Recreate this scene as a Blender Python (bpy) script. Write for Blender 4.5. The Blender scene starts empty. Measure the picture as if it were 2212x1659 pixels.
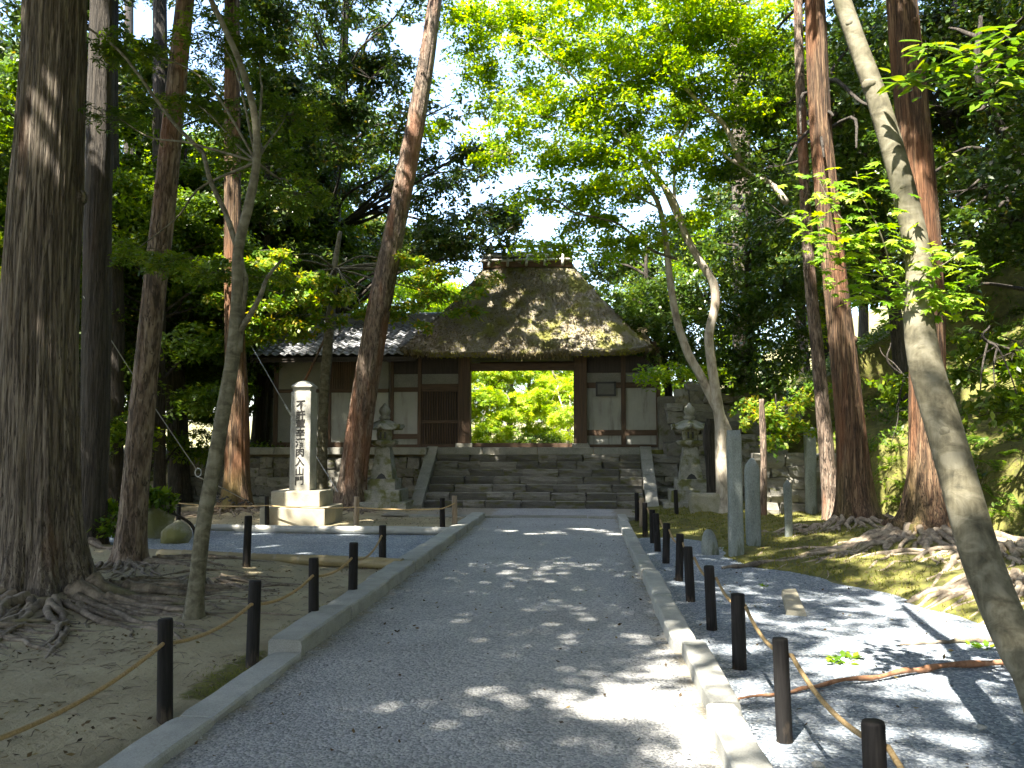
import bpy, bmesh, math, random
import numpy as np
from mathutils import Vector, Matrix

sc = bpy.context.scene
COL = sc.collection
R = math.radians

# ------------------------------------------------------------------ camera, sky, sun, exposure
W_D, H_D, F = 2212.0, 1659.0, 1800.0          # picture units used for reading positions off the photograph
EYE = 1.6
YAW = math.atan2(1262.0 - 1106.0, F)          # the path runs off to the right of the lens axis
PITCH = math.atan2(957.0 - 829.5, F)
cam = bpy.data.cameras.new('camera')
cam_o = bpy.data.objects.new('camera', cam)
COL.objects.link(cam_o)
cam.sensor_width = 36.0
cam.lens = F / W_D * 36.0
cam.clip_end = 900.0
cam_o.location = (0, 0, EYE)
cam_o.rotation_euler = (R(90) + PITCH, 0, YAW)
sc.camera = cam_o

SUN_V = np.array([-0.28, -0.50, 1.0]); SUN_V /= np.linalg.norm(SUN_V)     # towards the sun
sun_el = math.asin(SUN_V[2])
world = bpy.data.worlds.new('World'); sc.world = world
world.use_nodes = True
wt = world.node_tree
wt.nodes.clear()
wo = wt.nodes.new('ShaderNodeOutputWorld'); bg = wt.nodes.new('ShaderNodeBackground')
sky = wt.nodes.new('ShaderNodeTexSky')
sky.sky_type = 'NISHITA'; sky.sun_disc = False
sky.sun_elevation = sun_el
sky.sun_rotation = math.atan2(SUN_V[0], SUN_V[1])
sky.dust_density = 2.2; sky.air_density = 1.0; sky.ozone_density = 1.0
wt.links.new(sky.outputs[0], bg.inputs[0]); wt.links.new(bg.outputs[0], wo.inputs[0])
bg.inputs[1].default_value = 0.15
sun = bpy.data.lights.new('sun', 'SUN'); sun.energy = 5.0; sun.angle = R(0.53); sun.color = (1.0, 0.93, 0.80)
sun_o = bpy.data.objects.new('sun', sun); COL.objects.link(sun_o)
sun_o.rotation_euler = Vector(SUN_V).to_track_quat('Z', 'Y').to_euler()
sun_o.location = (-10, -20, 40)
vs = sc.view_settings
vs.view_transform = 'Standard'; vs.look = 'None'; vs.gamma = 1.0; vs.exposure = 2.5; vs.use_curve_mapping = False
cy = sc.cycles
cy.max_bounces = 7; cy.diffuse_bounces = 4; cy.glossy_bounces = 2; cy.transmission_bounces = 5; cy.transparent_max_bounces = 6
cy.use_denoising = True
cy.caustics_reflective = False; cy.caustics_refractive = False
cy.sample_clamp_indirect = 6.0

# ------------------------------------------------------------------ reading positions
cyaw, syaw = math.cos(YAW), math.sin(YAW)
cp, sp = math.cos(PITCH), math.sin(PITCH)
RIGHT = np.array([cyaw, syaw, 0.0])
FWD = np.array([-syaw * cp, cyaw * cp, sp])
UPV = np.cross(RIGHT, FWD)

def ray(u, v):
    return RIGHT * ((u - 1106.0) / F) + UPV * ((829.5 - v) / F) + FWD

def G(u, v, z=0.0):
    d = ray(u, v); t = (z - EYE) / d[2]
    return np.array([0, 0, EYE]) + d * t

def A(u, v, Y):
    d = ray(u, v); t = Y / d[1]
    return np.array([0, 0, EYE]) + d * t

def proj(P):
    P = np.atleast_2d(P) - np.array([0, 0, EYE])
    x = P @ RIGHT; y = P @ UPV; z = np.maximum(P @ FWD, 1e-3)
    return 1106 + F * x / z, 829.5 - F * y / z, P @ FWD

# ------------------------------------------------------------------ numpy noise
def _h(ix, iy, iz, seed):
    n = (ix * 374761393 + iy * 668265263 + iz * 2147483647 + seed * 1274126177) & 0xffffffff
    n = ((n ^ (n >> 13)) * 1274126177) & 0xffffffff
    n = (n ^ (n >> 16)) & 0xffff
    return n / 65535.0

def vnoise(x, y, z=0.0, seed=0):
    x, y, z = np.broadcast_arrays(np.asarray(x, float), np.asarray(y, float), np.asarray(z, float))
    xi = np.floor(x).astype(np.int64); yi = np.floor(y).astype(np.int64); zi = np.floor(z).astype(np.int64)
    fx, fy, fz = x - xi, y - yi, z - zi
    fx = fx * fx * (3 - 2 * fx); fy = fy * fy * (3 - 2 * fy); fz = fz * fz * (3 - 2 * fz)
    out = 0
    for dx in (0, 1):
        for dy in (0, 1):
            for dz in (0, 1):
                w = (fx if dx else 1 - fx) * (fy if dy else 1 - fy) * (fz if dz else 1 - fz)
                out = out + w * _h(xi + dx, yi + dy, zi + dz, seed)
    return out

def fbm(x, y, z=0.0, seed=0, o=3):
    s, a, t = 0, 1.0, 0
    for k in range(o):
        f = 2.0 ** k
        s = s + a * vnoise(np.asarray(x) * f, np.asarray(y) * f, np.asarray(z) * f, seed + k * 17); t += a; a *= 0.5
    return s / t

def sst(a, b, x):
    t = np.clip((np.asarray(x, float) - a) / (b - a), 0, 1)
    return t * t * (3 - 2 * t)

# ------------------------------------------------------------------ ground height
_bx = np.array([[-14, -30], [14, -10], [10.5, 0], [8.4, 6], [7.2, 10], [6.9, 12.5], [6.4, 14.5], [5.3, 17.5], [5.0, 19.5], [4.75, 22.6], [5.0, 28], [7, 40], [10, 60], [20, 200]], float)
_bx[0] = [22, -30]
_xb = np.array([[5.4, -20], [5.0, 0], [4.1, 5], [3.62, 6.7], [3.5, 7.6], [3.28, 8.4], [3.15, 9.26], [2.8, 10.25], [2.0, 11.4], [1.72, 13.8], [1.12, 15.7], [0.85, 17.5], [0.85, 60]], float)

def bank_x(y):
    return np.interp(y, _bx[:, 1], _bx[:, 0])

def moss_x(y):
    return np.interp(y, _xb[:, 1], _xb[:, 0])

BUMPS = [(5.15, 12.7, 1.5, .30), (4.95, 15.0, 1.2, .18), (4.6, 10.4, 1.2, .16), (5.6, 9.0, 1.6, .2), (-5.45, 8.3, 1.3, .16), (-4.9, 10.4, 1.0, .10),
         (-7.4, 18.9, 1.1, .10), (-5.9, 20.3, 1.1, .08)]

def H(x, y):
    x = np.asarray(x, float); y = np.asarray(y, float)
    h = (fbm(x * 0.9, y * 0.9, 0, 3) - 0.5) * 0.10 + (fbm(x * 3.5, y * 3.5, 0, 9) - .5) * 0.03
    # flat along the kerbs and under the path
    edge = sst(0.1, 1.2, np.maximum(-2.35 - x, x - 0.85))
    h = h * edge
    inpath = (1 - sst(0.0, 0.10, np.maximum(-2.30 - x, x - 0.80))) * (1 - sst(20.2, 20.4, y))
    h = h - 0.10 * inpath
    # gravel bed to the right
    d = x - moss_x(y) + (vnoise(x * 2.2, y * 2.2, 0, 5) - .5) * .35
    bed = (x > 0.80) * (1 - sst(-0.15, 0.35, d))
    h = h * (1 - bed) - 0.07 * bed + 0.07 * sst(0.05, 0.9, d) * (x > .8)
    lump = sst(.1, .8, d) * (x > .8) * (1 - bed)
    h = h + lump * ((fbm(x * 2.6, y * 2.6, 0, 33) - .5) * .16 + (vnoise(x * 7, y * 7, 0, 34) - .5) * .05)
    for bx, by, r, a in BUMPS:
        h = h + a * np.exp(-((x - bx) ** 2 + (y - by) ** 2) / (r * r)) * (1 - bed)
    # side path on the left
    y0 = 10.7 - (x + 2.37) * 0.36; y1 = 14.4 - (x + 2.3) * 0.18
    side = sst(0, .25, y - y0) * (1 - sst(-.25, 0, y - y1)) * (1 - sst(-2.5, -2.3, x)) * sst(-8.6, -8.0, x)
    h = h * (1 - side) - 0.06 * side
    # terrace of the gate
    ter = sst(22.40, 22.46, y) * sst(-11.6, -11.4, x)
    h = h * (1 - ter) + 1.42 * ter
    ter2 = sst(20.5, 25.5, y + (vnoise(x * .7, y * .7, 0, 8) - .5)) * (1 - sst(-11.6, -11.4, x))
    h = h * (1 - ter2) + 1.35 * ter2
    # hillside on the right
    s = x - bank_x(y)
    nb = fbm(x * 1.3, y * 1.3, 0, 21)
    hb = 1.15 * sst(0, 0.9, s + (nb - .5) * .5) + 0.60 * np.clip(s - .3, 0, 30) + (nb - .5) * .5 * sst(0, 1, s)
    h = h + hb * (s > -0.6) * sst(-.6, .2, s) * (1 - .0 * s)
    # hills far away
    rr = np.hypot(x, y)
    h = h + sst(70, 240, rr) * 6
    return h

# ------------------------------------------------------------------ mesh helpers
def mesh_np(name, V, Q, mats, smooth=True, attr=None, mi=None):
    """V (n,3), Q (m,k) faces all of one size k, or a list of lists"""
    me = bpy.data.meshes.new(name)
    if isinstance(Q, np.ndarray):
        k = Q.shape[1]
        me.vertices.add(len(V)); me.vertices.foreach_set('co', np.ascontiguousarray(V, dtype=np.float32).ravel())
        me.loops.add(Q.size); me.loops.foreach_set('vertex_index', np.ascontiguousarray(Q, dtype=np.int32).ravel())
        me.polygons.add(len(Q)); me.polygons.foreach_set('loop_start', np.arange(0, Q.size, k, dtype=np.int32))
        me.polygons.foreach_set('loop_total', np.full(len(Q), k, dtype=np.int32))
    else:
        me.from_pydata([tuple(map(float, p)) for p in V], [], [list(map(int, q)) for q in Q])
    if mi is not None:
        me.polygons.foreach_set('material_index', np.asarray(mi, dtype=np.int32))
    if smooth:
        me.polygons.foreach_set('use_smooth', np.ones(len(me.polygons), dtype=bool))
    if attr is not None:
        a = me.attributes.new('v', 'FLOAT', 'POINT'); a.data.foreach_set('value', np.asarray(attr, dtype=np.float32))
    for m in (mats if isinstance(mats, (list, tuple)) else [mats]):
        me.materials.append(m)
    me.update(calc_edges=True)
    me.validate()
    return me

def wloc(o):
    v = np.zeros(3)
    while o is not None:
        v += np.array(o.location); o = o.parent
    return v

def link(name, me, parent=None, loc=None):
    o = bpy.data.objects.new(name, me); COL.objects.link(o)
    if parent is not None: o.parent = parent
    if loc is not None: o.location = loc
    return o

def part(name, V, Q, mats, parent=None, smooth=True, attr=None, mi=None):
    """vertices in world coordinates"""
    V = np.asarray(V, float)
    if parent is not None: V = V - wloc(parent)
    return link(name, mesh_np(name, V, Q, mats, smooth, attr, mi), parent)

def tag(o, label=None, cat=None, group=None, kind=None):
    if label: o['label'] = label
    if cat: o['category'] = cat
    if group: o['group'] = group
    if kind: o['kind'] = kind
    return o

def thing(name, loc, label, cat, group=None):
    o = bpy.data.objects.new(name, None); COL.objects.link(o)
    o.empty_display_size = 0.2
    o.location = tuple(map(float, loc))
    return tag(o, label, cat, group)

def struct(name, V, Q, mats, smooth=True, attr=None):
    return tag(part(name, V, Q, mats, None, smooth, attr), kind='structure')

def copy_tree(o, parent=None):
    c = o.copy(); COL.objects.link(c); c.parent = parent
    for ch in list(o.children): copy_tree(ch, c)
    return c

class MB:
    def __init__(s): s.V = []; s.Q = []; s.M = []; s.n = 0
    def add(s, V, Q, m=0):
        V = np.asarray(V, float)
        s.V.append(V)
        for q in Q: s.Q.append([i + s.n for i in q]); s.M.append(m)
        s.n += len(V)
        return s
    def box(s, x0, x1, y0, y1, z0, z1, m=0):
        V = [(x, y, z) for z in (z0, z1) for y in (y0, y1) for x in (x0, x1)]
        return s.add(V, [[0, 2, 3, 1], [4, 5, 7, 6], [0, 1, 5, 4], [2, 6, 7, 3], [0, 4, 6, 2], [1, 3, 7, 5]], m)
    def bar(s, a, b, w, h, m=0, up=(0, 0, 1)):
        a = np.asarray(a, float); b = np.asarray(b, float); d = b - a; d /= np.linalg.norm(d)
        up = np.asarray(up, float); sd = np.cross(d, up); sd /= np.linalg.norm(sd); u2 = np.cross(sd, d)
        V = [p + sd * w / 2 * i + u2 * h / 2 * j for p in (a, b) for j in (-1, 1) for i in (-1, 1)]
        return s.add(V, [[0, 2, 3, 1], [4, 5, 7, 6], [0, 1, 5, 4], [2, 6, 7, 3], [0, 4, 6, 2], [1, 3, 7, 5]], m)
    def tube(s, pts, rad, k=8, m=0, cap=True):
        V, Q = tube(pts, rad, k, cap); return s.add(V, Q, m)
    def lathe(s, prof, c, k=16, m=0, rot=0, poly=False):
        c = np.asarray(c, float); V = []; Q = []
        for r, z in prof:
            for i in range(k):
                a = rot + 2 * math.pi * i / k
                V.append(c + np.array([r * math.cos(a), r * math.sin(a), z]))
        n = len(prof)
        for j in range(n - 1):
            for i in range(k):
                Q.append([j * k + i, j * k + (i + 1) % k, (j + 1) * k + (i + 1) % k, (j + 1) * k + i])
        Q.append(list(range(k))[::-1]); Q.append([(n - 1) * k + i for i in range(k)])
        return s.add(V, Q, m)
    def build(s, name, mats, parent=None, smooth=False, bevel=0.0):
        o = part(name, np.concatenate(s.V), s.Q, mats, parent, smooth, None, s.M)
        if bevel:
            bm = bmesh.new(); bm.from_mesh(o.data)
            es = [e for e in bm.edges if len(e.link_faces) == 2 and e.calc_face_angle(0) > 0.5]
            bmesh.ops.bevel(bm, geom=es, offset=bevel, segments=2, affect='EDGES', profile=.6)
            bm.to_mesh(o.data); bm.free()
        return o

def frames(P):
    P = np.asarray(P, float); n = len(P)
    T = np.gradient(P, axis=0); T /= np.linalg.norm(T, axis=1)[:, None] + 1e-9
    ref = np.array([0, 0, 1.0]) if abs(T[0][2]) < .9 else np.array([1.0, 0, 0])
    S = []; s = np.cross(T[0], ref); s /= np.linalg.norm(s)
    for i in range(n):
        s = s - T[i] * np.dot(s, T[i]); s /= np.linalg.norm(s) + 1e-9
        S.append(s.copy())
    S = np.array(S); B = np.cross(T, S)
    return T, S, B

def tube(P, rad, k=8, cap=True):
    P = np.asarray(P, float); n = len(P)
    rad = np.broadcast_to(np.asarray(rad, float), (n,))
    T, S, B = frames(P)
    a = np.linspace(0, 2 * np.pi, k, endpoint=False)
    V = P[:, None, :] + rad[:, None, None] * (S[:, None, :] * np.cos(a)[None, :, None] + B[:, None, :] * np.sin(a)[None, :, None])
    V = V.reshape(-1, 3)
    Q = []
    for j in range(n - 1):
        for i in range(k):
            Q.append([j * k + i, j * k + (i + 1) % k, (j + 1) * k + (i + 1) % k, (j + 1) * k + i])
    if cap:
        Q.append(list(range(k))[::-1]); Q.append([(n - 1) * k + i for i in range(k)])
    return V, Q

def spline(P, n):
    """Catmull-Rom through the points, n samples; P may have extra columns"""
    P = np.asarray(P, float); m = len(P)
    E = np.vstack([2 * P[0] - P[1], P, 2 * P[-1] - P[-2]])
    t = np.linspace(0, m - 1 - 1e-6, n); i = t.astype(int); f = (t - i)[:, None]
    p0, p1, p2, p3 = E[i], E[i + 1], E[i + 2], E[i + 3]
    return 0.5 * (2 * p1 + (p2 - p0) * f + (2 * p0 - 5 * p1 + 4 * p2 - p3) * f ** 2 + (3 * p1 - p0 - 3 * p2 + p3) * f ** 3)

# ------------------------------------------------------------------ materials
def nodes(name):
    m = bpy.data.materials.new(name); m.use_nodes = True
    nt = m.node_tree; nt.nodes.clear()
    out = nt.nodes.new('ShaderNodeOutputMaterial')
    b = nt.nodes.new('ShaderNodeBsdfPrincipled'); nt.links.new(b.outputs[0], out.inputs[0])
    return m, nt, b

def N(nt, typ, **kw):
    n = nt.nodes.new(typ)
    for k, v in kw.items():
        if k.startswith('in_'):
            key = k[3:]; n.inputs[int(key) if key.isdigit() else key].default_value = v
        else: setattr(n, k, v)
    return n

def coords(nt, scale=(1, 1, 1), kind='Object'):
    tc = N(nt, 'ShaderNodeTexCoord'); mp = N(nt, 'ShaderNodeMapping')
    mp.inputs['Scale'].default_value = scale
    nt.links.new(tc.outputs[kind], mp.inputs[0])
    return mp.outputs[0]

def noise(nt, vec, scale, detail=4, rough=.6, dist=0.0):
    n = N(nt, 'ShaderNodeTexNoise'); n.inputs['Scale'].default_value = scale; n.inputs['Detail'].default_value = detail
    n.inputs['Roughness'].default_value = rough; n.inputs['Distortion'].default_value = dist
    nt.links.new(vec, n.inputs['Vector']); return n.outputs['Fac']

def ramp(nt, fac, stops):
    r = N(nt, 'ShaderNodeValToRGB'); e = r.color_ramp.elements
    while len(e) < len(stops): e.new(0.5)
    for el, (p, c) in zip(e, stops):
        el.position = p; el.color = (*c, 1) if len(c) == 3 else c
    nt.links.new(fac, r.inputs[0]); return r.outputs[0]

def mixc(nt, a, b, f):
    m = N(nt, 'ShaderNodeMix', data_type='RGBA')
    for sock, v in ((m.inputs[0], f), (m.inputs[6], a), (m.inputs[7], b)):
        if isinstance(v, (int, float)): sock.default_value = v
        elif isinstance(v, tuple): sock.default_value = (*v, 1) if len(v) == 3 else v
        else: nt.links.new(v, sock)
    return m.outputs[2]

def bump(nt, b, fac, strength=.5, dist=.02):
    n = N(nt, 'ShaderNodeBump'); n.inputs['Strength'].default_value = strength; n.inputs['Distance'].default_value = dist
    nt.links.new(fac, n.inputs['Height'])
    if b.inputs['Normal'].is_linked: nt.links.new(b.inputs['Normal'].links[0].from_socket, n.inputs['Normal'])
    nt.links.new(n.outputs[0], b.inputs['Normal'])

def step(nt, fac, a, b_):
    m = N(nt, 'ShaderNodeMapRange'); m.interpolation_type = 'SMOOTHSTEP'
    m.inputs[1].default_value = a; m.inputs[2].default_value = b_
    nt.links.new(fac, m.inputs[0]); return m.outputs[0]

def rock_mat(name, c1, c2, scale=6, rough=.85, bmp=.5, bd=.02, moss=None, moss_lo=.55, moss_hi=.65, fine=60, kind='Object', stretch=(1, 1, 1), per_obj=0.0):
    m, nt, b = nodes(name)
    v = coords(nt, stretch, kind)
    if per_obj:
        oi = N(nt, 'ShaderNodeObjectInfo'); ad = N(nt, 'ShaderNodeVectorMath', operation='MULTIPLY_ADD')
        nt.links.new(oi.outputs['Random'], ad.inputs[0]); ad.inputs[1].default_value = (37, 11, 23); nt.links.new(v, ad.inputs[2]); v = ad.outputs[0]
    n1 = noise(nt, v, scale, 6, .65); n2 = noise(nt, v, fine, 3, .7)
    c = ramp(nt, n1, [(.3, c1), (.7, c2)])
    c = mixc(nt, c, ramp(nt, n2, [(.35, (.0, .0, .0)), (.65, (1, 1, 1))]), .12)
    if per_obj:
        hv = N(nt, 'ShaderNodeHueSaturation'); mr = N(nt, 'ShaderNodeMapRange')
        mr.inputs[3].default_value = 1 - per_obj; mr.inputs[4].default_value = 1 + per_obj
        nt.links.new(oi.outputs['Random'], mr.inputs[0]); nt.links.new(mr.outputs[0], hv.inputs['Value']); nt.links.new(c, hv.inputs['Color']); c = hv.outputs[0]
    if moss:
        n3 = noise(nt, v, scale * .6, 5, .6)
        c = mixc(nt, c, moss, step(nt, n3, moss_lo, moss_hi))
    nt.links.new(c, b.inputs['Base Color']); b.inputs['Roughness'].default_value = rough
    bump(nt, b, n1, bmp, bd); bump(nt, b, n2, bmp * .6, bd * .25)
    return m

def wood_mat(name, c1, c2, stretch=(14, 14, .8), rough=.7, bmp=.4, bd=.01, scale=2.0, per_obj=.12):
    m, nt, b = nodes(name)
    v = coords(nt, stretch)
    oi = N(nt, 'ShaderNodeObjectInfo'); ad = N(nt, 'ShaderNodeVectorMath', operation='MULTIPLY_ADD')
    nt.links.new(oi.outputs['Random'], ad.inputs[0]); ad.inputs[1].default_value = (37, 11, 23); nt.links.new(v, ad.inputs[2])
    n1 = noise(nt, ad.outputs[0], scale, 5, .6, .3)
    c = ramp(nt, n1, [(.3, c1), (.7, c2)])
    hv = N(nt, 'ShaderNodeHueSaturation'); mr = N(nt, 'ShaderNodeMapRange')
    mr.inputs[3].default_value = 1 - per_obj; mr.inputs[4].default_value = 1 + per_obj
    nt.links.new(oi.outputs['Random'], mr.inputs[0]); nt.links.new(mr.outputs[0], hv.inputs['Value']); nt.links.new(c, hv.inputs['Color'])
    nt.links.new(hv.outputs[0], b.inputs['Base Color']); b.inputs['Roughness'].default_value = rough
    bump(nt, b, n1, bmp, bd)
    return m

def bark_mat(name, dark, mid, light, red, stretch=(15, 15, .9), scale=1.6, bd=.05, redlo=.52, moss=None):
    m, nt, b = nodes(name)
    v = coords(nt, stretch); v1 = coords(nt, (1.6, 1.6, .35)); v2 = coords(nt, (30, 30, 4))
    n1 = noise(nt, v, scale, 6, .62, .6); n2 = noise(nt, v1, 1.2, 3, .5); n3 = noise(nt, v2, 1.5, 3, .6)
    vc = coords(nt, (stretch[0] * 1.5, stretch[1] * 1.5, stretch[2] * .62)); nc = noise(nt, vc, scale, 3, .55, .4)
    ab = N(nt, 'ShaderNodeMath', operation='SUBTRACT'); nt.links.new(nc, ab.inputs[0]); ab.inputs[1].default_value = .5
    ab2 = N(nt, 'ShaderNodeMath', operation='ABSOLUTE'); nt.links.new(ab.outputs[0], ab2.inputs[0]); crack = step(nt, ab2.outputs[0], .0, .045)
    c = ramp(nt, n1, [(.34, dark), (.48, mid), (.62, light)])
    if bd > .02: c = mixc(nt, dark, c, crack)
    c = mixc(nt, c, red, mixv(nt, step(nt, n2, redlo, redlo + .14), .65))
    c = mixc(nt, c, ramp(nt, n3, [(.35, (.0, .0, .0)), (.7, light)]), .18)
    if moss:
        geo = N(nt, 'ShaderNodeSeparateXYZ'); tc = N(nt, 'ShaderNodeTexCoord'); nt.links.new(tc.outputs['Object'], geo.inputs[0])
        zz = N(nt, 'ShaderNodeMapRange'); zz.inputs[1].default_value = .1; zz.inputs[2].default_value = 1.1; zz.inputs[3].default_value = 1; zz.inputs[4].default_value = 0
        nt.links.new(geo.outputs[2], zz.inputs[0])
        mm = N(nt, 'ShaderNodeMath', operation='MULTIPLY'); nt.links.new(zz.outputs[0], mm.inputs[0]); nt.links.new(step(nt, n2, .40, .60), mm.inputs[1])
        c = mixc(nt, c, moss, mm.outputs[0])
    nt.links.new(c, b.inputs['Base Color']); b.inputs['Roughness'].default_value = .85
    bump(nt, b, n1, .9, bd); bump(nt, b, n3, .4, bd * .25)
    if bd > .02: bump(nt, b, crack, .8, bd * .5)
    return m

def mixv(nt, a, k):
    m = N(nt, 'ShaderNodeMath', operation='MULTIPLY'); nt.links.new(a, m.inputs[0]); m.inputs[1].default_value = k; return m.outputs[0]

def gravel_mat(name, c1, c2, c3, scale=75, patch=(.86, 1.12), edge=None):
    m, nt, b = nodes(name)
    v = coords(nt)
    vo = N(nt, 'ShaderNodeTexVoronoi'); vo.inputs['Scale'].default_value = scale; nt.links.new(v, vo.inputs['Vector'])
    vo2 = N(nt, 'ShaderNodeTexVoronoi'); vo2.inputs['Scale'].default_value = scale * .38; nt.links.new(v, vo2.inputs['Vector'])
    sx = N(nt, 'ShaderNodeSeparateXYZ'); nt.links.new(vo.outputs['Color'], sx.inputs[0])
    c = ramp(nt, sx.outputs[0], [(.0, c1), (.55, c2), (1.0, c3)])
    n2 = noise(nt, v, 1.1, 4, .6)
    hv = N(nt, 'ShaderNodeHueSaturation'); mr = N(nt, 'ShaderNodeMapRange'); mr.inputs[1].default_value = .3; mr.inputs[2].default_value = .7
    mr.inputs[3].default_value = patch[0]; mr.inputs[4].default_value = patch[1]
    nt.links.new(n2, mr.inputs[0]); nt.links.new(mr.outputs[0], hv.inputs['Value']); nt.links.new(c, hv.inputs['Color'])
    cc = hv.outputs[0]
    if edge:
        sp_ = N(nt, 'ShaderNodeSeparateXYZ'); nt.links.new(v, sp_.inputs[0]); ab_ = N(nt, 'ShaderNodeMath', operation='SUBTRACT'); nt.links.new(sp_.outputs[0], ab_.inputs[0]); ab_.inputs[1].default_value = -.71
        a2_ = N(nt, 'ShaderNodeMath', operation='ABSOLUTE'); nt.links.new(ab_.outputs[0], a2_.inputs[0]); n5 = noise(nt, v, 4.5, 5, .65)
        a3_ = N(nt, 'ShaderNodeMath', operation='MULTIPLY_ADD'); nt.links.new(n5, a3_.inputs[0]); a3_.inputs[1].default_value = .55; nt.links.new(a2_.outputs[0], a3_.inputs[2])
        cc = mixc(nt, cc, edge, mixv(nt, step(nt, a3_.outputs[0], 1.56, 1.72), .75))
    nt.links.new(cc, b.inputs['Base Color']); b.inputs['Roughness'].default_value = .75
    inv = N(nt, 'ShaderNodeMath', operation='SUBTRACT'); inv.inputs[0].default_value = 1; nt.links.new(vo.outputs['Distance'], inv.inputs[1])
    inv2 = N(nt, 'ShaderNodeMath', operation='SUBTRACT'); inv2.inputs[0].default_value = 1; nt.links.new(vo2.outputs['Distance'], inv2.inputs[1])
    bump(nt, b, inv.outputs[0], .9, .012); bump(nt, b, inv2.outputs[0], .5, .02); n6 = noise(nt, v, 5.5, 4, .6); bump(nt, b, n2, .3, .05); bump(nt, b, n6, .45, .035)
    return m

def ground_mat():
    m, nt, b = nodes('ground')
    v = coords(nt)
    at = N(nt, 'ShaderNodeAttribute', attribute_name='v')
    n1 = noise(nt, v, 1.4, 5, .6); n2 = noise(nt, v, 22, 4, .7); n3 = noise(nt, v, 5, 5, .65)
    n4 = noise(nt, v, 75, 3, .7)
    dirt = ramp(nt, n1, [(.3, (.24, .20, .122)), (.7, (.41, .355, .225))])
    dirt = mixc(nt, dirt, (.05, .042, .028), mixv(nt, step(nt, n4, .62, .70), .7))
    dirt = mixc(nt, dirt, (.055, .045, .03), step(nt, n2, .60, .74))
    moss = ramp(nt, n3, [(.3, (.060, .072, .014)), (.55, (.15, .148, .030)), (.8, (.25, .215, .075))])
    moss = mixc(nt, moss, (.09, .062, .035), mixv(nt, step(nt, n2, .52, .62), .8))
    ad = N(nt, 'ShaderNodeMath', operation='ADD'); nt.links.new(at.outputs['Fac'], ad.inputs[0])
    s2 = N(nt, 'ShaderNodeMath', operation='MULTIPLY_ADD'); nt.links.new(n3, s2.inputs[0]); s2.inputs[1].default_value = .7; s2.inputs[2].default_value = -.35
    nt.links.new(s2.outputs[0], ad.inputs[1])
    c = mixc(nt, dirt, moss, step(nt, ad.outputs[0], .38, .62))
    nt.links.new(c, b.inputs['Base Color']); b.inputs['Roughness'].default_value = .95
    bump(nt, b, n2, .7, .02); bump(nt, b, n3, .5, .05)
    return m

def leaf_mat(name, cols, trans=.45, rough=.4, spec=.5, tcol=None):
    m, nt, b = nodes(name)
    at = N(nt, 'ShaderNodeAttribute', attribute_name='v')
    k = len(cols)
    c = ramp(nt, at.outputs['Fac'], [(i / (k - 1), col) for i, col in enumerate(cols)])
    nt.links.new(c, b.inputs['Base Color']); b.inputs['Roughness'].default_value = rough
    b.inputs['Specular IOR Level'].default_value = spec
    tr = N(nt, 'ShaderNodeBsdfTranslucent')
    hv = N(nt, 'ShaderNodeHueSaturation'); hv.inputs['Value'].default_value = 1.5; hv.inputs['Saturation'].default_value = 1.1
    hv.inputs['Hue'].default_value = .485
    nt.links.new(c, hv.inputs['Color']); nt.links.new(hv.outputs[0], tr.inputs[0])
    mx = N(nt, 'ShaderNodeMixShader'); mx.inputs[0].default_value = trans
    nt.links.new(b.outputs[0], mx.inputs[1]); nt.links.new(tr.outputs[0], mx.inputs[2])
    nt.links.new(mx.outputs[0], [n for n in nt.nodes if n.type == 'OUTPUT_MATERIAL'][0].inputs[0])
    return m

def plain(name, col, rough=.6, metal=0.0):
    m, nt, b = nodes(name)
    v = coords(nt); n1 = noise(nt, v, 9, 4, .6)
    c = ramp(nt, n1, [(.3, tuple(x * .8 for x in col)), (.7, tuple(min(1, x * 1.12) for x in col))])
    nt.links.new(c, b.inputs['Base Color']); b.inputs['Roughness'].default_value = rough; b.inputs['Metallic'].default_value = metal
    bump(nt, b, n1, .15, .01)
    return m

M = {}
M['ground'] = ground_mat()
M['path'] = gravel_mat('path_gravel', (.22, .226, .235), (.375, .38, .385), (.50, .495, .48), 62, edge=(.26, .225, .15))
M['bed'] = gravel_mat('bed_gravel', (.125, .152, .19), (.24, .278, .33), (.47, .50, .525), 55)
M['kerb'] = rock_mat('kerb_granite', (.25, .255, .235), (.40, .395, .355), 5, .8, .3, .008, per_obj=.10, fine=110)
M['cedar'] = bark_mat('cedar_bark', (.045, .034, .026), (.165, .130, .100), (.33, .28, .22), (.22, .10, .055), redlo=.60)
M['cedar_red'] = bark_mat('red_cedar_bark', (.022, .012, .007), (.135, .072, .038), (.30, .20, .115), (.24, .090, .032), redlo=.48, moss=(.14, .13, .03))
M['pine'] = bark_mat('scaly_bark', (.05, .034, .024), (.18, .125, .09), (.33, .26, .20), (.30, .12, .055), stretch=(7, 7, 2.2), redlo=.5)
M['smooth'] = bark_mat('smooth_bark', (.055, .050, .030), (.125, .112, .070), (.21, .195, .14), (.085, .088, .035), stretch=(5, 5, 7), scale=1.5, bd=.008, redlo=.55)
M['pale'] = bark_mat('pale_bark', (.17, .145, .11), (.36, .32, .25), (.52, .48, .40), (.30, .22, .15), stretch=(4, 4, 2), scale=1.5, bd=.008, redlo=.6)
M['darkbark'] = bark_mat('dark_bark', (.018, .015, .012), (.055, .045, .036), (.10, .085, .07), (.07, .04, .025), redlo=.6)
M['root'] = bark_mat('root_bark', (.055, .042, .030), (.155, .122, .088), (.27, .22, .165), (.12, .12, .04), stretch=(6, 6, 6), scale=1.5, bd=.008, redlo=.58)
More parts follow.
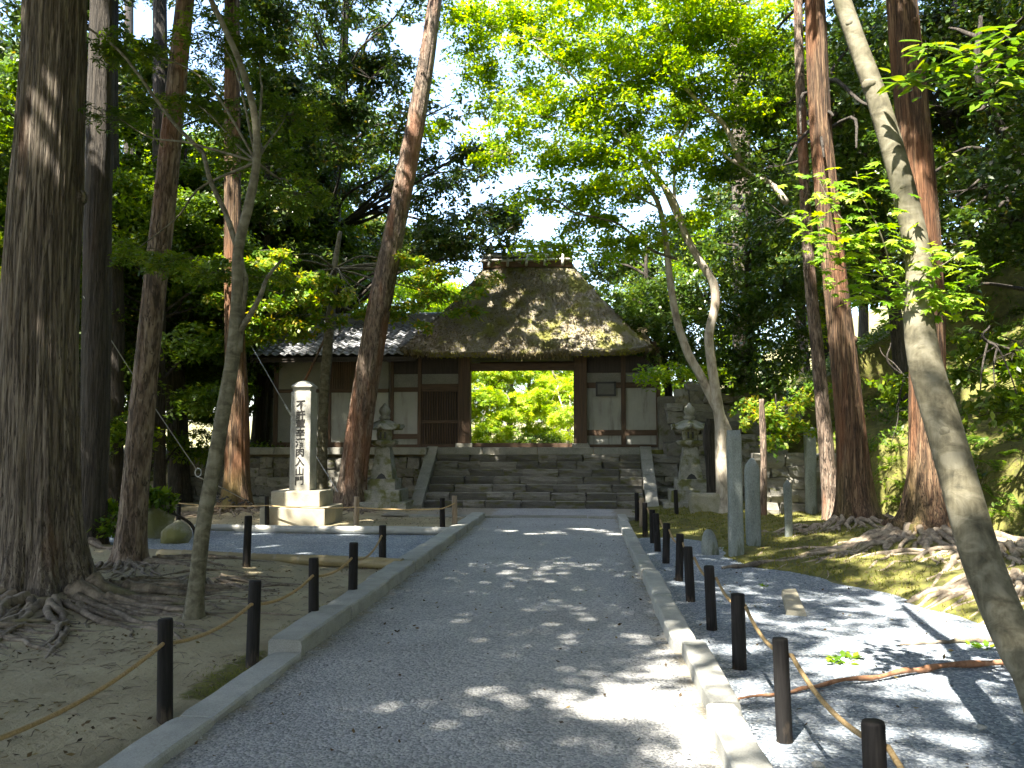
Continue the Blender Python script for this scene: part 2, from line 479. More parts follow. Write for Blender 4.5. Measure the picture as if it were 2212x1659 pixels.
M['root_pale'] = bark_mat('pale_root_bark', (.10, .078, .055), (.25, .20, .145), (.40, .335, .25), (.16, .15, .05), stretch=(6, 6, 6), scale=1.5, bd=.008, redlo=.60)
M['thatch'] = rock_mat('thatch', (.075, .062, .042), (.20, .165, .11), 3.0, .95, .9, .05, moss=(.15, .15, .035), moss_lo=.48, moss_hi=.62, fine=45)
M['straw'] = leaf_mat('thatch_straw', [(.07, .055, .03), (.15, .125, .07), (.25, .205, .10), (.17, .165, .03), (.26, .24, .045)], .05, .8, .1)
M['ridge_bark'] = wood_mat('ridge_bark', (.055, .032, .022), (.15, .085, .055), (1, 14, 14))
def plaster_mat():
    m, nt, b = nodes('stained_plaster'); v = coords(nt); vs_ = coords(nt, (3.2, 3.2, .45)); n1 = noise(nt, v, 1.3, 5, .6); n2 = noise(nt, vs_, 1.6, 5, .65); n3 = noise(nt, v, 60, 3, .6)
    c = ramp(nt, n1, [(.3, (.34, .34, .31)), (.7, (.45, .45, .41))]); c = mixc(nt, c, (.17, .16, .13), mixv(nt, step(nt, n2, .50, .72), .75))
    nt.links.new(c, b.inputs['Base Color']); b.inputs['Roughness'].default_value = .92; bump(nt, b, n3, .15, .004); bump(nt, b, n1, .2, .01); return m
M['plaster'] = plaster_mat()
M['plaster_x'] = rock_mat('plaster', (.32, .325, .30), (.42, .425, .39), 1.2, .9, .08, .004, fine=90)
M['plaster_grey'] = rock_mat('grey_plaster', (.14, .14, .12), (.22, .215, .185), 1.5, .9, .1, .004, fine=70)  # grey plaster, darker than the main wall panels
M['timber'] = wood_mat('timber', (.040, .024, .014), (.115, .066, .036), rough=.65)
M['timber_h'] = wood_mat('timber_beam', (.040, .024, .014), (.115, .066, .036), (.8, 14, 14), rough=.65)
M['timber_dark'] = wood_mat('dark_timber', (.016, .012, .010), (.045, .034, .028))
M['timber_pale'] = wood_mat('pale_timber', (.22, .17, .11), (.38, .31, .21), (8, 1.2, 8))
M['tile'] = rock_mat('roof_tile', (.115, .125, .14), (.21, .22, .235), 7, .45, .12, .004, per_obj=.22, fine=40)
M['wallstone'] = rock_mat('wall_stone', (.085, .08, .065), (.22, .205, .165), 3.2, .9, .7, .03, moss=(.085, .09, .03), moss_lo=.55, moss_hi=.68, per_obj=.35)
M['stepstone'] = rock_mat('step_stone', (.055, .050, .040), (.15, .138, .110), 3.4, .88, .7, .02, moss=(.10, .10, .04), moss_lo=.50, moss_hi=.66, per_obj=.42)
def painted_top_light(m, col, k):
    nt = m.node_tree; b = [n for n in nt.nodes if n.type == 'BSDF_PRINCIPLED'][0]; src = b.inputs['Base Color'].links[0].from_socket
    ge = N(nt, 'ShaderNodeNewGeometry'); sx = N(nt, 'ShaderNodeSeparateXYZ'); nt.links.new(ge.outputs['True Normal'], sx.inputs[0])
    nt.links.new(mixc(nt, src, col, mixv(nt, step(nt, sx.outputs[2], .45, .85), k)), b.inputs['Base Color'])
painted_top_light(M['stepstone'], (.30, .285, .24), .5)  # treads painted paler, standing in for light falling from above
M['slab'] = rock_mat('slab_stone', (.17, .17, .14), (.29, .28, .235), 4, .85, .4, .012, moss=(.16, .16, .07), moss_lo=.6, moss_hi=.75, per_obj=.1)
M['lantern'] = rock_mat('lantern_stone', (.15, .15, .12), (.36, .35, .29), 5, .9, .6, .02, moss=(.13, .135, .045), moss_lo=.47, moss_hi=.62)
M['monument'] = rock_mat('monument_granite', (.21, .205, .175), (.40, .39, .345), 4, .8, .3, .01, fine=130)
M['monument_base'] = rock_mat('monument_base_stone', (.28, .245, .165), (.42, .38, .275), 4, .85, .35, .01, fine=130)
M['ink'] = plain('carved_lettering', (.018, .017, .016), .8)
M['greenstone'] = rock_mat('green_schist', (.10, .125, .115), (.22, .255, .235), 3, .7, .45, .015, moss=(.10, .115, .075), moss_lo=.56, moss_hi=.66, stretch=(2, 2, .6))
M['boulder'] = rock_mat('boulder_stone', (.16, .155, .10), (.34, .32, .22), 2.6, .9, .8, .04, moss=(.16, .16, .055), moss_lo=.42, moss_hi=.60)
M['post'] = wood_mat('charred_post', (.008, .007, .007), (.030, .026, .025), (30, 30, 2), .6, .5, .004, per_obj=.25)
M['post_x'] = wood_mat('weathered_post', (.045, .034, .024), (.13, .10, .07), (30, 30, 2), .8, .5, .004, per_obj=.25)
def post_mat():
    m, nt, b = nodes('charred_post_weathered_foot'); v = coords(nt, (30, 30, 2)); n1 = noise(nt, v, 2.0, 5, .6, .3); v2 = coords(nt, (18, 18, 5)); n2 = noise(nt, v2, 1.5, 4, .6)
    sx = N(nt, 'ShaderNodeSeparateXYZ'); tc = N(nt, 'ShaderNodeTexCoord'); nt.links.new(tc.outputs['Object'], sx.inputs[0])
    ad = N(nt, 'ShaderNodeMath', operation='MULTIPLY_ADD'); nt.links.new(n2, ad.inputs[0]); ad.inputs[1].default_value = .45; nt.links.new(sx.outputs[2], ad.inputs[2])
    c = mixc(nt, ramp(nt, n1, [(.3, (.055, .042, .030)), (.7, (.15, .115, .08))]), ramp(nt, n1, [(.3, (.005, .0045, .0045)), (.7, (.020, .018, .017))]), step(nt, ad.outputs[0], .14, .32))
    nt.links.new(c, b.inputs['Base Color']); b.inputs['Roughness'].default_value = .75; b.inputs['Specular IOR Level'].default_value = .25; bump(nt, b, n1, .6, .005); return m
M['post'] = post_mat(); M['post_foot'] = M['post']
M['post_pale'] = wood_mat('bleached_post', (.17, .125, .085), (.34, .27, .19), (30, 30, 2), .8, .5, .004)
M['rope'] = wood_mat('straw_rope', (.26, .17, .07), (.50, .36, .18), (40, 40, 40), .85, .5, .004)
M['bamboo'] = wood_mat('bamboo', (.17, .135, .065), (.32, .26, .13), (.7, 10, 10), .45, .2, .004)
M['bamboo_gray'] = wood_mat('old_bamboo', (.30, .30, .27), (.50, .49, .45), (.7, 10, 10), .45, .2, .004)
M['wire'] = plain('steel_wire', (.42, .43, .44), .4, .6)
M['white'] = plain('white_sleeve', (.75, .75, .74), .5)
M['black'] = plain('black_metal', (.02, .02, .022), .5)
M['brass'] = plain('notice_board_face', (.12, .12, .105), .5)
M['L_maple'] = leaf_mat('maple_leaf', [(.10, .21, .016), (.17, .30, .02), (.28, .40, .026), (.42, .46, .04)], .60, .45, .3)
M['L_gate'] = leaf_mat('garden_maple_leaf', [(.13, .25, .022), (.24, .38, .03), (.38, .48, .05), (.55, .55, .12)], .52, .45, .3)
M['L_ever'] = leaf_mat('evergreen_leaf', [(.032, .072, .012), (.056, .115, .016), (.092, .160, .020), (.17, .20, .022)], .32, .32, .6)
M['L_oak'] = leaf_mat('oak_leaf', [(.026, .056, .011), (.044, .090, .014), (.078, .130, .016), (.18, .14, .018)], .34, .35, .5)
M['L_mid'] = leaf_mat('understorey_leaf', [(.048, .10, .012), (.085, .160, .015), (.13, .21, .018), (.22, .26, .022)], .45, .4, .4)
M['L_turn'] = leaf_mat('turning_leaf', [(.07, .17, .018), (.13, .25, .022), (.26, .31, .035), (.42, .29, .035)], .48, .4, .4)
M['L_cedar'] = leaf_mat('cedar_needle', [(.012, .034, .012), (.022, .055, .018), (.035, .075, .022), (.05, .09, .02)], .15, .5, .3)
M['L_spring'] = leaf_mat('fresh_maple_leaf', [(.10, .22, .012), (.16, .30, .016), (.23, .36, .02), (.30, .38, .03)], .48, .42, .3)
M['L_glossy'] = leaf_mat('glossy_leaf', [(.06, .14, .02), (.10, .20, .022), (.15, .27, .025), (.24, .31, .03)], .40, .25, .6)
M['fern'] = leaf_mat('fern_frond', [(.05, .12, .015), (.10, .20, .022), (.18, .28, .03)], .4, .5, .3)

rng = np.random.default_rng(7)
random.seed(7)

# ------------------------------------------------------------------ ground sheets
def axis(parts):
    out = []
    for a, b, n in parts: out.append(np.linspace(a, b, n, endpoint=False))
    out.append([parts[-1][1]]); return np.concatenate(out)

gx = axis([(-300, -60, 8), (-60, -14, 30), (-14, -8, 26), (-8, 9, 120), (9, 16, 30), (16, 60, 26), (60, 300, 8)])
gy = axis([(-120, -12, 10), (-12, 2, 28), (2, 22.36, 150), (22.36, 22.5, 4), (22.5, 28, 20), (28, 70, 24), (70, 420, 10)])
X, Y = np.meshgrid(gx, gy)
Z = H(X, Y)
d = X - moss_x(Y)
moss = np.where((X > .8), sst(-.4, .3, d) * .85, 0)
moss = np.where((X > .8) & (Y > 15), 0.9, moss)
moss = np.maximum(moss, .8 * sst(.0, 1.0, X - bank_x(Y)) * (1 - .75 * sst(2.2, 3.8, X - bank_x(Y))))
moss = np.maximum(moss, np.where(X < -2.34, 1.0 * np.exp(-((X + 2.42) / .20) ** 2) * (Y < 12) * sst(.42, .6, vnoise(X * 0, Y * .9, 0, 2)), 0))
moss = np.where((Y > 22.5) | (X < -12), .55, moss)
nx, ny = len(gx), len(gy)
I = np.arange(nx * ny).reshape(ny, nx)
Qg = np.stack([I[:-1, :-1], I[:-1, 1:], I[1:, 1:], I[1:, :-1]], -1).reshape(-1, 4)
struct('ground', np.stack([X, Y, Z], -1).reshape(-1, 3), Qg, M['ground'], True, moss.ravel())

def sheet(name, xs, ys, zf, mat, keep=None):
    X, Y = np.meshgrid(xs, ys); Z = zf(X, Y); n, m = len(xs), len(ys)
    I = np.arange(n * m).reshape(m, n)
    Q = np.stack([I[:-1, :-1], I[:-1, 1:], I[1:, 1:], I[1:, :-1]], -1)
    if keep is not None:
        k = keep(X, Y); kk = k[:-1, :-1] & k[1:, 1:] & k[:-1, 1:] & k[1:, :-1]; Q = Q[kk]
    return struct(name, np.stack([X, Y, Z], -1).reshape(-1, 3), Q.reshape(-1, 4), mat)

sheet('path', np.linspace(-2.22, .76, 44), np.linspace(-4, 20.42, 170),
      lambda x, y: .012 * (fbm(x * 1.5, y * 1.5, 0, 4) - .5) + .02 * np.exp(-((x + .7) / 1.0) ** 2) - .012, M['path'])
sheet('gravel_bed', np.linspace(.80, 6.5, 70), np.linspace(-3, 14.6, 150),
      lambda x, y: -.012 + .025 * (fbm(x * 1.8, y * 1.8, 0, 14) - .5) - .02 * np.exp(-((x - .85) / .12) ** 2), M['bed'],
      lambda x, y: x < moss_x(y) + .9)
sheet('side_path', np.linspace(-8.3, -2.33, 50), np.linspace(10.4, 15.8, 50),
      lambda x, y: .0 + .015 * (fbm(x * 1.8, y * 1.8, 0, 24) - .5), M['bed'],
      lambda x, y: (y > 10.62 - (x + 2.37) * .36) & (y < 14.5 - (x + 2.3) * .18))
sheet('landing', np.linspace(-4.5, 2.4, 40), np.linspace(18.15, 20.5, 20), lambda x, y: .012 + .012 * (fbm(x * 2, y * 2, 0, 31) - .5), M['path'])

# ------------------------------------------------------------------ stones: irregular blocks with rounded edges
def stone_meshes(mat, n, seed, rnd=.16, jit=.10, name='stone', under=0.0):
    out = []
    r = np.random.default_rng(seed)
    for k in range(n):
        bm = bmesh.new(); bmesh.ops.create_cube(bm, size=1.0)
        bmesh.ops.subdivide_edges(bm, edges=bm.edges[:], cuts=1, use_grid_fill=True)
        for v in bm.verts:
            c = v.co.copy(); l = c.length
            nz = sum(abs(t) > .4 for t in c)
            f = {1: 1.02, 2: 1 - rnd * .55, 3: 1 - rnd}[nz] if nz else 1
            v.co = c * f + Vector(r.uniform(-jit, jit, 3))
            if under and c.z < .2: v.co.y *= 1 - under * (1.0 if c.z < -.2 else .55)
        me = bpy.data.meshes.new(name); bm.to_mesh(me); bm.free()
        me.materials.append(mat); out.append(me)
    return out

ST_WALL = stone_meshes(M['wallstone'], 9, 3, .09, .085)
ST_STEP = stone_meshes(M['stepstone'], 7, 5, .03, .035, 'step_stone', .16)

def stone_wall(root, x0, x1, z0, z1f, yf, rows, wlo, whi, seed, depth=.42):
    r = np.random.default_rng(seed); base = wloc(root); z = z0; n = 0
    while True:
        h = r.uniform(*rows)
        if z + h * .5 > max(z1f(x0), z1f((x0 + x1) / 2), z1f(x1)): break
        x = x0 - r.uniform(0, .15)
        while x < x1:
            w = r.uniform(wlo, whi)
            if z + h * .55 < z1f(x + w / 2):
                o = link('stone', ST_WALL[int(r.integers(9))], root)
                o.location = np.array([x + w / 2, yf + r.uniform(-.04, .05), z + h / 2 + r.uniform(-.015, .015)]) - base
                o.scale = (w * 1.04, depth, h * 1.06)
                o.rotation_euler = (r.uniform(-.06, .06) + (math.pi if r.random() < .5 else 0), r.uniform(-.05, .05), (math.pi if r.random() < .5 else 0) + r.uniform(-.05, .05))
                n += 1
            x += w
        z += h * .97
    return n

def copybase(root, V): return np.asarray(V) - wloc(root)

ZT = 1.48      # gate terrace
# retaining wall left of the stairs
w = thing('retaining_wall', (-7.6, 22.4, 0), 'low dark stone retaining wall below the tiled-roof building', 'wall')
stone_wall(w, -11.2, -4.25, -.03, lambda x: 1.30, 22.36, (.18, .30), .26, .62, 11)
mb = MB()
for k in range(5):
    mb = MB(); a = -11.2 + k * 1.4; mb.box(a, a + 1.385, 22.08, 22.75, 1.29, ZT)
    mb.build('coping_slab', M['slab'], w, bevel=.015)
# wall right of the stairs
w = thing('dry_stone_wall', (3.2, 22.6, 0), 'tall dry stone wall behind the right-hand lantern beside the gate', 'wall')
stone_wall(w, 1.80, 5.1, -.03, lambda x: 1.34 if x < 2.15 else 3.15 - .12 * abs(x - 3.2), 22.45, (.20, .38), .30, .80, 12, .5)
mb = MB(); mb.box(2.0, 5.0, 22.6, 23.3, 0, 2.85); mb.build('core', M['wallstone'], w)
# low retaining wall under the hillside, behind the standing stones
w = thing('hillside_wall', (4.6, 19.3, 0), 'low mossy stone wall at the foot of the hillside behind the standing stones', 'wall')
stone_wall(w, 3.75, 6.0, -.05, lambda x: 1.45 - .1 * abs(x - 4.6), 19.0, (.20, .36), .30, .70, 13, .5)

# ------------------------------------------------------------------ stairs
st = thing('stone_stairs', (-1.2, 20.4, 0), 'flight of rough dark stone steps leading up to the thatched gate', 'stairs')
SX0, SX1, NS, TR = -3.95, 1.45, 7, .30
RS = (ZT - .185) / NS
r = np.random.default_rng(4)
for s in range(NS):
    x = SX0; z1 = (s + 1) * RS; y0 = 20.42 + s * TR
    while x < SX1 - .05:
        wd = min(r.uniform(.45, 1.0), SX1 - x)
        if SX1 - (x + wd) < .25: wd = SX1 - x
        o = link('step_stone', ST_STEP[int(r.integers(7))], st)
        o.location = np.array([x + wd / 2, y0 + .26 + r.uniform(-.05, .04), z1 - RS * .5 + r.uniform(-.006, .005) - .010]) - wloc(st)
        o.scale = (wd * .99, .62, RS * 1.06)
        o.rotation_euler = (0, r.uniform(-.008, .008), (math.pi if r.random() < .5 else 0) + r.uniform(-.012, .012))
        x += wd
mb = MB()
for s in range(NS): mb.box(SX0, SX1, 20.50 + s * TR, 22.9, s * RS - .02, (s + 1) * RS - .05)
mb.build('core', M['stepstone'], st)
for k in range(4):
    mb = MB(); a = SX0 - .3 + k * 1.5; mb.box(a, a + 1.485, 22.44, 23.0, ZT - .185, ZT); mb.build('top_slab', M['slab'], st, bevel=.012)
for nm, x0, x1 in (('side_slab', SX0 - .32, SX0 - .02), ('side_slab', SX1 + .02, SX1 + .32)):
    for k in range(4):
        t0, t1 = k / 4, (k + 1) / 4 - .006
        mb = MB(); yy = lambda t: 20.28 + t * 2.25; zz = lambda t: .10 + t * (ZT - .06)
        V = [(x, yy(t), zz(t) - dz) for t in (t0, t1) for dz in (.30, 0) for x in (x0, x1)]
        mb.add(V, [[0, 2, 3, 1], [4, 5, 7, 6], [0, 1, 5, 4], [2, 6, 7, 3], [0, 4, 6, 2], [1, 3, 7, 5]])
        mb.build(nm, M['slab'], st, bevel=.012)
    mb = MB(); mb.add([(x, y, z) for x in (x0 + .04, x1 - .04) for y, z in ((20.36, -.05), (22.5, -.05), (22.5, ZT - .2), (20.36, .0))],
                      [[0, 1, 2, 3], [7, 6, 5, 4], [0, 4, 5, 1], [1, 5, 6, 2], [2, 6, 7, 3], [3, 7, 4, 0]])
    mb.build('side_wall', M['wallstone'], st)
# threshold slabs across the path before the landing
th = thing('threshold_slab', (-1.0, 18.1, 0), 'row of flat pale stone slabs across the path before the steps', 'paving')
for k, (a, b) in enumerate(((-2.2, -1.55), (-1.53, .05), (.07, .72), (.74, 2.0), (-3.8, -2.22))):
    mb = MB(); mb.box(a, b, 17.95, 18.28, -.06, .035 + .006 * (k % 2)); mb.build('slab', M['slab'], th, bevel=.01)

# ------------------------------------------------------------------ kerbs
def kerb(name, runs, label):
    t = thing(name, (runs[0][0], runs[0][2], 0), label, 'kerb')
    for x0, x1, y0, y1, z, sk in runs:
        m = max(4, int((y1 - y0) / .11)); w_ = x1 - x0; b_ = .014; sd_ = int((y0 + 30) * 37 + x0 * 91) % 997
        prof = [(0, -.15), (0, z - b_), (b_, z), (w_ * .5, z + .003), (w_ - b_, z), (w_, z - b_), (w_, z - .05), (w_, -.15)]
        V = []
        for a in range(m + 1):
            t_ = a / m; yy = y0 + (y1 - y0) * t_
            if a in (0, m): yy += (.006 if a == 0 else -.006)
            for k, (px_, pz_) in enumerate(prof):
                nx_ = (float(vnoise(yy * 5.0, k * .7, 0, sd_)) - .5) * (.016 if k in (0, 1, 5) else .034 if k > 5 else .008)
                nz_ = (float(vnoise(yy * 3.5, k * .4, 3, sd_)) - .5) * (.012 if pz_ > 0 else 0)
                e_ = .007 if a in (0, m) else 0
                V.append((x0 + sk * t_ + px_ + nx_ + (e_ if px_ < w_ / 2 else -e_), yy, pz_ + nz_ - e_ * (pz_ > 0)))
        K_ = len(prof); mb = MB()
        Qk = [[a * K_ + k, a * K_ + k + 1, (a + 1) * K_ + k + 1, (a + 1) * K_ + k] for a in range(m) for k in range(K_ - 1)]
        mb.add(V, Qk + [list(range(K_))[::-1], [m * K_ + k for k in range(K_)]])
        mb.build('kerb_stone', M['kerb'], t)
    return t
runs = []; y = -1.0
while y < 6.1:
    L = min(random.uniform(1.3, 1.9), 6.22 - y); runs.append((-2.35 + random.uniform(-.01, .01), -2.11, y, y + L - .012, .045 + random.uniform(-.004, .004), 0)); y += L
while y < 17.8:
    L = min(random.uniform(1.2, 2.0), 17.9 - y); L = L if 17.9 - y - L > .5 else 17.9 - y
    runs.append((-2.40 + random.uniform(-.012, .012), -2.13, y, y + L - .012, .125 + random.uniform(-.006, .006), random.uniform(-.01, .01))); y += L
kerb('kerb', runs, 'line of long grey kerb stones edging the path beside the dirt and tree roots')
runs = []; y = -1.0; off = 0
while y < 17.8:
    L = min(random.uniform(1.1, 1.9), 17.9 - y); L = L if 17.9 - y - L > .5 else 17.9 - y
    off = random.uniform(-.018, .018) + (.05 if 4.5 < y < 6.6 else 0)
    runs.append((.665 + off, .85 + off, y, y + L - .012, .105 + random.uniform(-.008, .008), random.uniform(-.012, .012))); y += L
kerb('kerb', runs, 'line of long pale kerb stones between the path and the blue-grey gravel bed')

# ------------------------------------------------------------------ thatched gate
g = thing('thatched_gate', (-1.55, 23.2, ZT), 'temple gate with steep mossy thatched roof and white plaster walls above the steps', 'gate')
YW = 23.2
def WX(u): return (u - 1262.0) * YW / F
def WZ(v): return 1.6 + (957.0 - v) * YW / F
GP0, GP1, GQ0, GQ1 = WX(990), WX(1016), WX(1241), WX(1268)
ZE = 4.25
for a, b in ((GP0, GP1), (GQ0, GQ1)):
    for yy in (YW - .17, YW + 2.0):
        if yy > YW: a, b = a * 1.10 - .02, b * 1.10 - .02
        mb = MB(); mb.box(a, b, yy, yy + .34, ZT + .10, ZE + .35); mb.build('post', M['timber'], g, bevel=.015)
        mb = MB(); mb.box(a - .07, b + .07, yy - .07, yy + .41, ZT - .01, ZT + .11); mb.build('post_base', M['slab'], g, bevel=.02)
for yy in (YW, YW + 2.1):
    dz_ = .24 if yy > YW else 0
    mb = MB(); mb.box(GP1, GQ0, yy - .09, yy + .09, WZ(800) + dz_, WZ(784) + dz_); mb.build('lintel', M['timber_h'], g, bevel=.01)
mb = MB(); mb.box(GP1, GQ0, YW - .09, YW + .11, ZT + .002, WZ(957)); mb.build('sill', M['timber_h'], g, bevel=.01)
# floor slab
mb = MB(); mb.box(-5.1, 2.1, 22.98, 25.7, ZT - .35, ZT - .004); mb.build('floor', M['slab'], g)
# walls: right bay
XL, XR = WX(845), WX(1421)
def panel(x0, x1, z0, z1, mat='plaster', y=None, th=.05, nm='wall_panel', par=g):
    y = YW + .02 if y is None else y
    mb = MB(); mb.box(x0, x1, y, y + th, z0, z1); return mb.build(nm, M[mat], par)
zb = [WZ(964), WZ(960), WZ(941), WZ(929), WZ(839), WZ(827), WZ(806), WZ(770)]
for (x0, x1) in ((WX(1268), WX(1341)), (WX(1351), WX(1417))):
    panel(x0, x1, zb[1], zb[2]); panel(x0, x1, zb[3], zb[4]); panel(x0, x1, zb[5], zb[6], 'plaster_grey')
for (x0, x1) in ((WX(1341), WX(1351)), (WX(1415), WX(1424))):
    mb = MB(); mb.box(x0, x1, YW - .05, YW + .09, ZT, ZE); mb.build('wall_post', M['timber'], g)
def rail(x0, x1, z0, z1, nm='rail', y0=-.035, y1=.075, m='timber_h', par=g):
    mb = MB(); mb.box(x0, x1, YW + y0, YW + y1, z0, z1); return mb.build(nm, M[m], par)
for x0, x1 in ((WX(1268), WX(1341)), (WX(1351), WX(1415))):
    rail(x0, x1, zb[2], zb[3]); rail(x0, x1, zb[4], zb[5]); rail(x0, x1, ZT, zb[1], 'ground_sill')
    rail(x0, x1, zb[6], zb[7], 'upper_board', -.02, .06, 'timber_dark')
# left bay: plaster and lattice door
for x0, x1 in ((WX(845), WX(899)),):
    panel(x0, x1, zb[1], WZ(948)); panel(x0, x1, WZ(937), WZ(845)); panel(x0, x1, WZ(835), zb[6], 'plaster_grey')
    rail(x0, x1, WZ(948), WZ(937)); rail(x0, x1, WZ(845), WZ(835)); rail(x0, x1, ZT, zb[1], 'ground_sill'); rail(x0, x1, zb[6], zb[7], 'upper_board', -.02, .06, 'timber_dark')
panel(WX(907), GP0, WZ(828), zb[6], 'plaster_grey'); rail(WX(907), GP0, WZ(838), WZ(828)); rail(WX(907), GP0, zb[6], zb[7], 'upper_board', -.02, .06, 'timber_dark')
for x0, x1 in ((WX(899), WX(907)), (WX(838), WX(845))):
    mb = MB(); mb.box(x0, x1, YW - .05, YW + .09, ZT, ZE); mb.build('wall_post', M['timber'], g)
dr = panel(WX(907), GP0, ZT, WZ(838), 'timber_dark', YW + .04, .03, 'lattice_door')
xs = np.linspace(WX(909), GP0 - .03, 15)
for i, x in enumerate(xs):
    mb = MB(); mb.box(x - .017, x + .017, YW - .012, YW + .038, ZT + .10, WZ(841)); mb.build('slat', M['timber'], dr)
for z in (ZT + .05, 2.2, WZ(841)):
    mb = MB(); mb.box(WX(907.5), GP0 - .005, YW - .03, YW - .014, z - .05, z + .04); mb.build('door_rail', M['timber_h'], dr)
# side walls and rear, roughly
for x in (WX(842), WX(1420)):
    mb = MB(); mb.box(x - .05, x + .05, YW + .1, 25.4, ZT, ZE); mb.build('side_wall', M['plaster_grey'], g)
for a, b in ((WX(1268) + .02, WX(1418)), (WX(847), GP0 - .02)):
    mb = MB(); mb.box(a, b, 25.3, 25.4, ZT, ZE); mb.build('rear_wall', M['plaster_grey'], g)
mb = MB(); mb.box(GP1 - .02, GP1 + .03, YW + .2, YW + 2.0, ZT, ZE); mb.box(GQ0 - .03, GQ0 + .02, YW + .2, YW + 2.0, ZT, ZE)
mb = MB(); mb.box(-5.0, 2.0, YW - .06, YW + .08, ZE, ZE + .16); mb.build('wall_plate', M['timber_h'], g)
# thatch body as a loft of rounded rectangles
CX, CY = -1.60, 24.3
AX0, AY0, AX1, AY1 = 3.54, 2.15, 1.32, .26
Z0, Z1 = 4.02, 6.78
NA, NR = 120, 26
def ring(s, inset=0.0, dz=0.0):
    ax = AX0 + (AX1 - AX0) * s - inset; ay = AY0 + (AY1 - AY0) * s ** .96 - inset
    cs = .08 + .0 * s
    t = np.linspace(0, 2 * np.pi, NA, endpoint=False); c, sn = np.cos(t), np.sin(t)
    e = .22 + .10 * s
    x = np.sign(c) * np.abs(c) ** e; y = np.sign(sn) * np.abs(sn) ** e
    corner = (np.abs(x) * np.abs(y)) ** 3
    belly = .10 * np.sin(np.pi * s) * (np.abs(x) < .99)
    z = Z0 + (Z1 - Z0) * s + (1 - s) ** 2 * (.24 * corner * np.abs(c) * 1.2) + dz
    sag = -.05 * np.sin(np.pi * s)
    return np.stack([CX + x * (ax + sag), CY + y * (ay + sag), z], -1)
rings = [ring(0, .55, .12), ring(0, .10, -.10), ring(0, .0, .02)] + [ring(s) for s in np.linspace(.02, 1, NR)]
Vt = np.array(rings); nz = fbm(Vt[..., 0] * 2.3, Vt[..., 1] * 2.3, Vt[..., 2] * 2.3, 40) - .5
Vt += (nz * .12)[..., None] * np.array([.3, .6, .7])
nr = len(rings); I = np.arange(nr * NA).reshape(nr, NA)
Qt = np.stack([I[:-1], np.roll(I[:-1], -1, 1), np.roll(I[1:], -1, 1), I[1:]], -1).reshape(-1, 4)
Vt = Vt.reshape(-1, 3)
top = len(Vt); Qt = Qt.tolist() + [[int(i) for i in I[-1]]] + [[int(i) for i in I[0][::-1]]]
roof = part('thatched_roof', Vt, Qt, M['thatch'], g)
# straw ends and moss tufts over the thatch
r = np.random.default_rng(8)
ns = 42000
Q4 = np.array([q for q in Qt if len(q) == 4])[NA:]
a = Vt[Q4[:, 0]]; bb = Vt[Q4[:, 1]]; dd = Vt[Q4[:, 3]]
area = np.linalg.norm(np.cross(bb - a, dd - a), axis=1); cum = np.cumsum(area / area.sum())
f = np.searchsorted(cum, r.random(ns)); f = np.minimum(f, len(Q4) - 1)
uu, vv = r.random((ns, 1)), r.random((ns, 1))
p = (a[f] * (1 - uu) + bb[f] * uu) * (1 - vv) + (dd[f] * (1 - uu) + Vt[Q4[:, 2]][f] * uu) * vv
nrm = np.cross(bb - a, dd - a)[f]; nrm /= np.linalg.norm(nrm, axis=1)[:, None] + 1e-9
down = np.array([0, 0, -1.0]) - nrm * (-nrm[:, 2:3]); down /= np.linalg.norm(down, axis=1)[:, None] + 1e-9
down = down + nrm * r.uniform(.05, .75, (ns, 1)) + r.normal(0, .33, (ns, 3)); down /= np.linalg.norm(down, axis=1)[:, None]
sd = np.cross(down, nrm); sd /= np.linalg.norm(sd, axis=1)[:, None] + 1e-9
mossy = fbm(p[:, 0] * 1.0, p[:, 1] * 1.0, p[:, 2] * 1.0, 50)
mossm = mossy > .50
Ls = np.where(mossm, r.uniform(.03, .07, ns), r.uniform(.05, .15, ns))[:, None]; Ws = np.where(mossm, .022, r.uniform(.008, .018, ns))[:, None]
p = p - nrm * .012
Vs = np.stack([p - sd * Ws, p + sd * Ws, p + sd * Ws * .5 + down * Ls, p - sd * Ws * .5 + down * Ls], 1).reshape(-1, 3)
Qs = np.arange(ns * 4).reshape(-1, 4)
at = np.where(mossm, r.uniform(.6, 1, ns), r.uniform(0, .55, ns))
so = part('straw', Vs, Qs, M['straw'], roof, False, np.repeat(at, 4)); so['kind'] = 'stuff'
# rafters under the eave
for k, x in enumerate(np.linspace(-4.6, 1.5, 20)):
    fan = (x - CX) * .10
    mb = MB(); mb.bar((x + fan * .9, 22.35, 4.02 + .02 * abs(x - CX)), (x, YW + .55, 4.62), .05, .07); mb.build('rafter', M['timber_pale'], g)
mb = MB(); mb.add([(-4.85, 22.4, 4.10), (1.8, 22.4, 4.10), (1.8, 23.9, 4.86), (-4.85, 23.9, 4.86), (-4.85, 22.4, 4.13), (1.8, 22.4, 4.13), (1.8, 23.9, 4.90), (-4.85, 23.9, 4.90)],
                  [[0, 3, 2, 1], [4, 5, 6, 7], [0, 1, 5, 4], [1, 2, 6, 5], [2, 3, 7, 6], [3, 0, 4, 7]])
mb.build('eave_boards', M['timber_pale'], g)
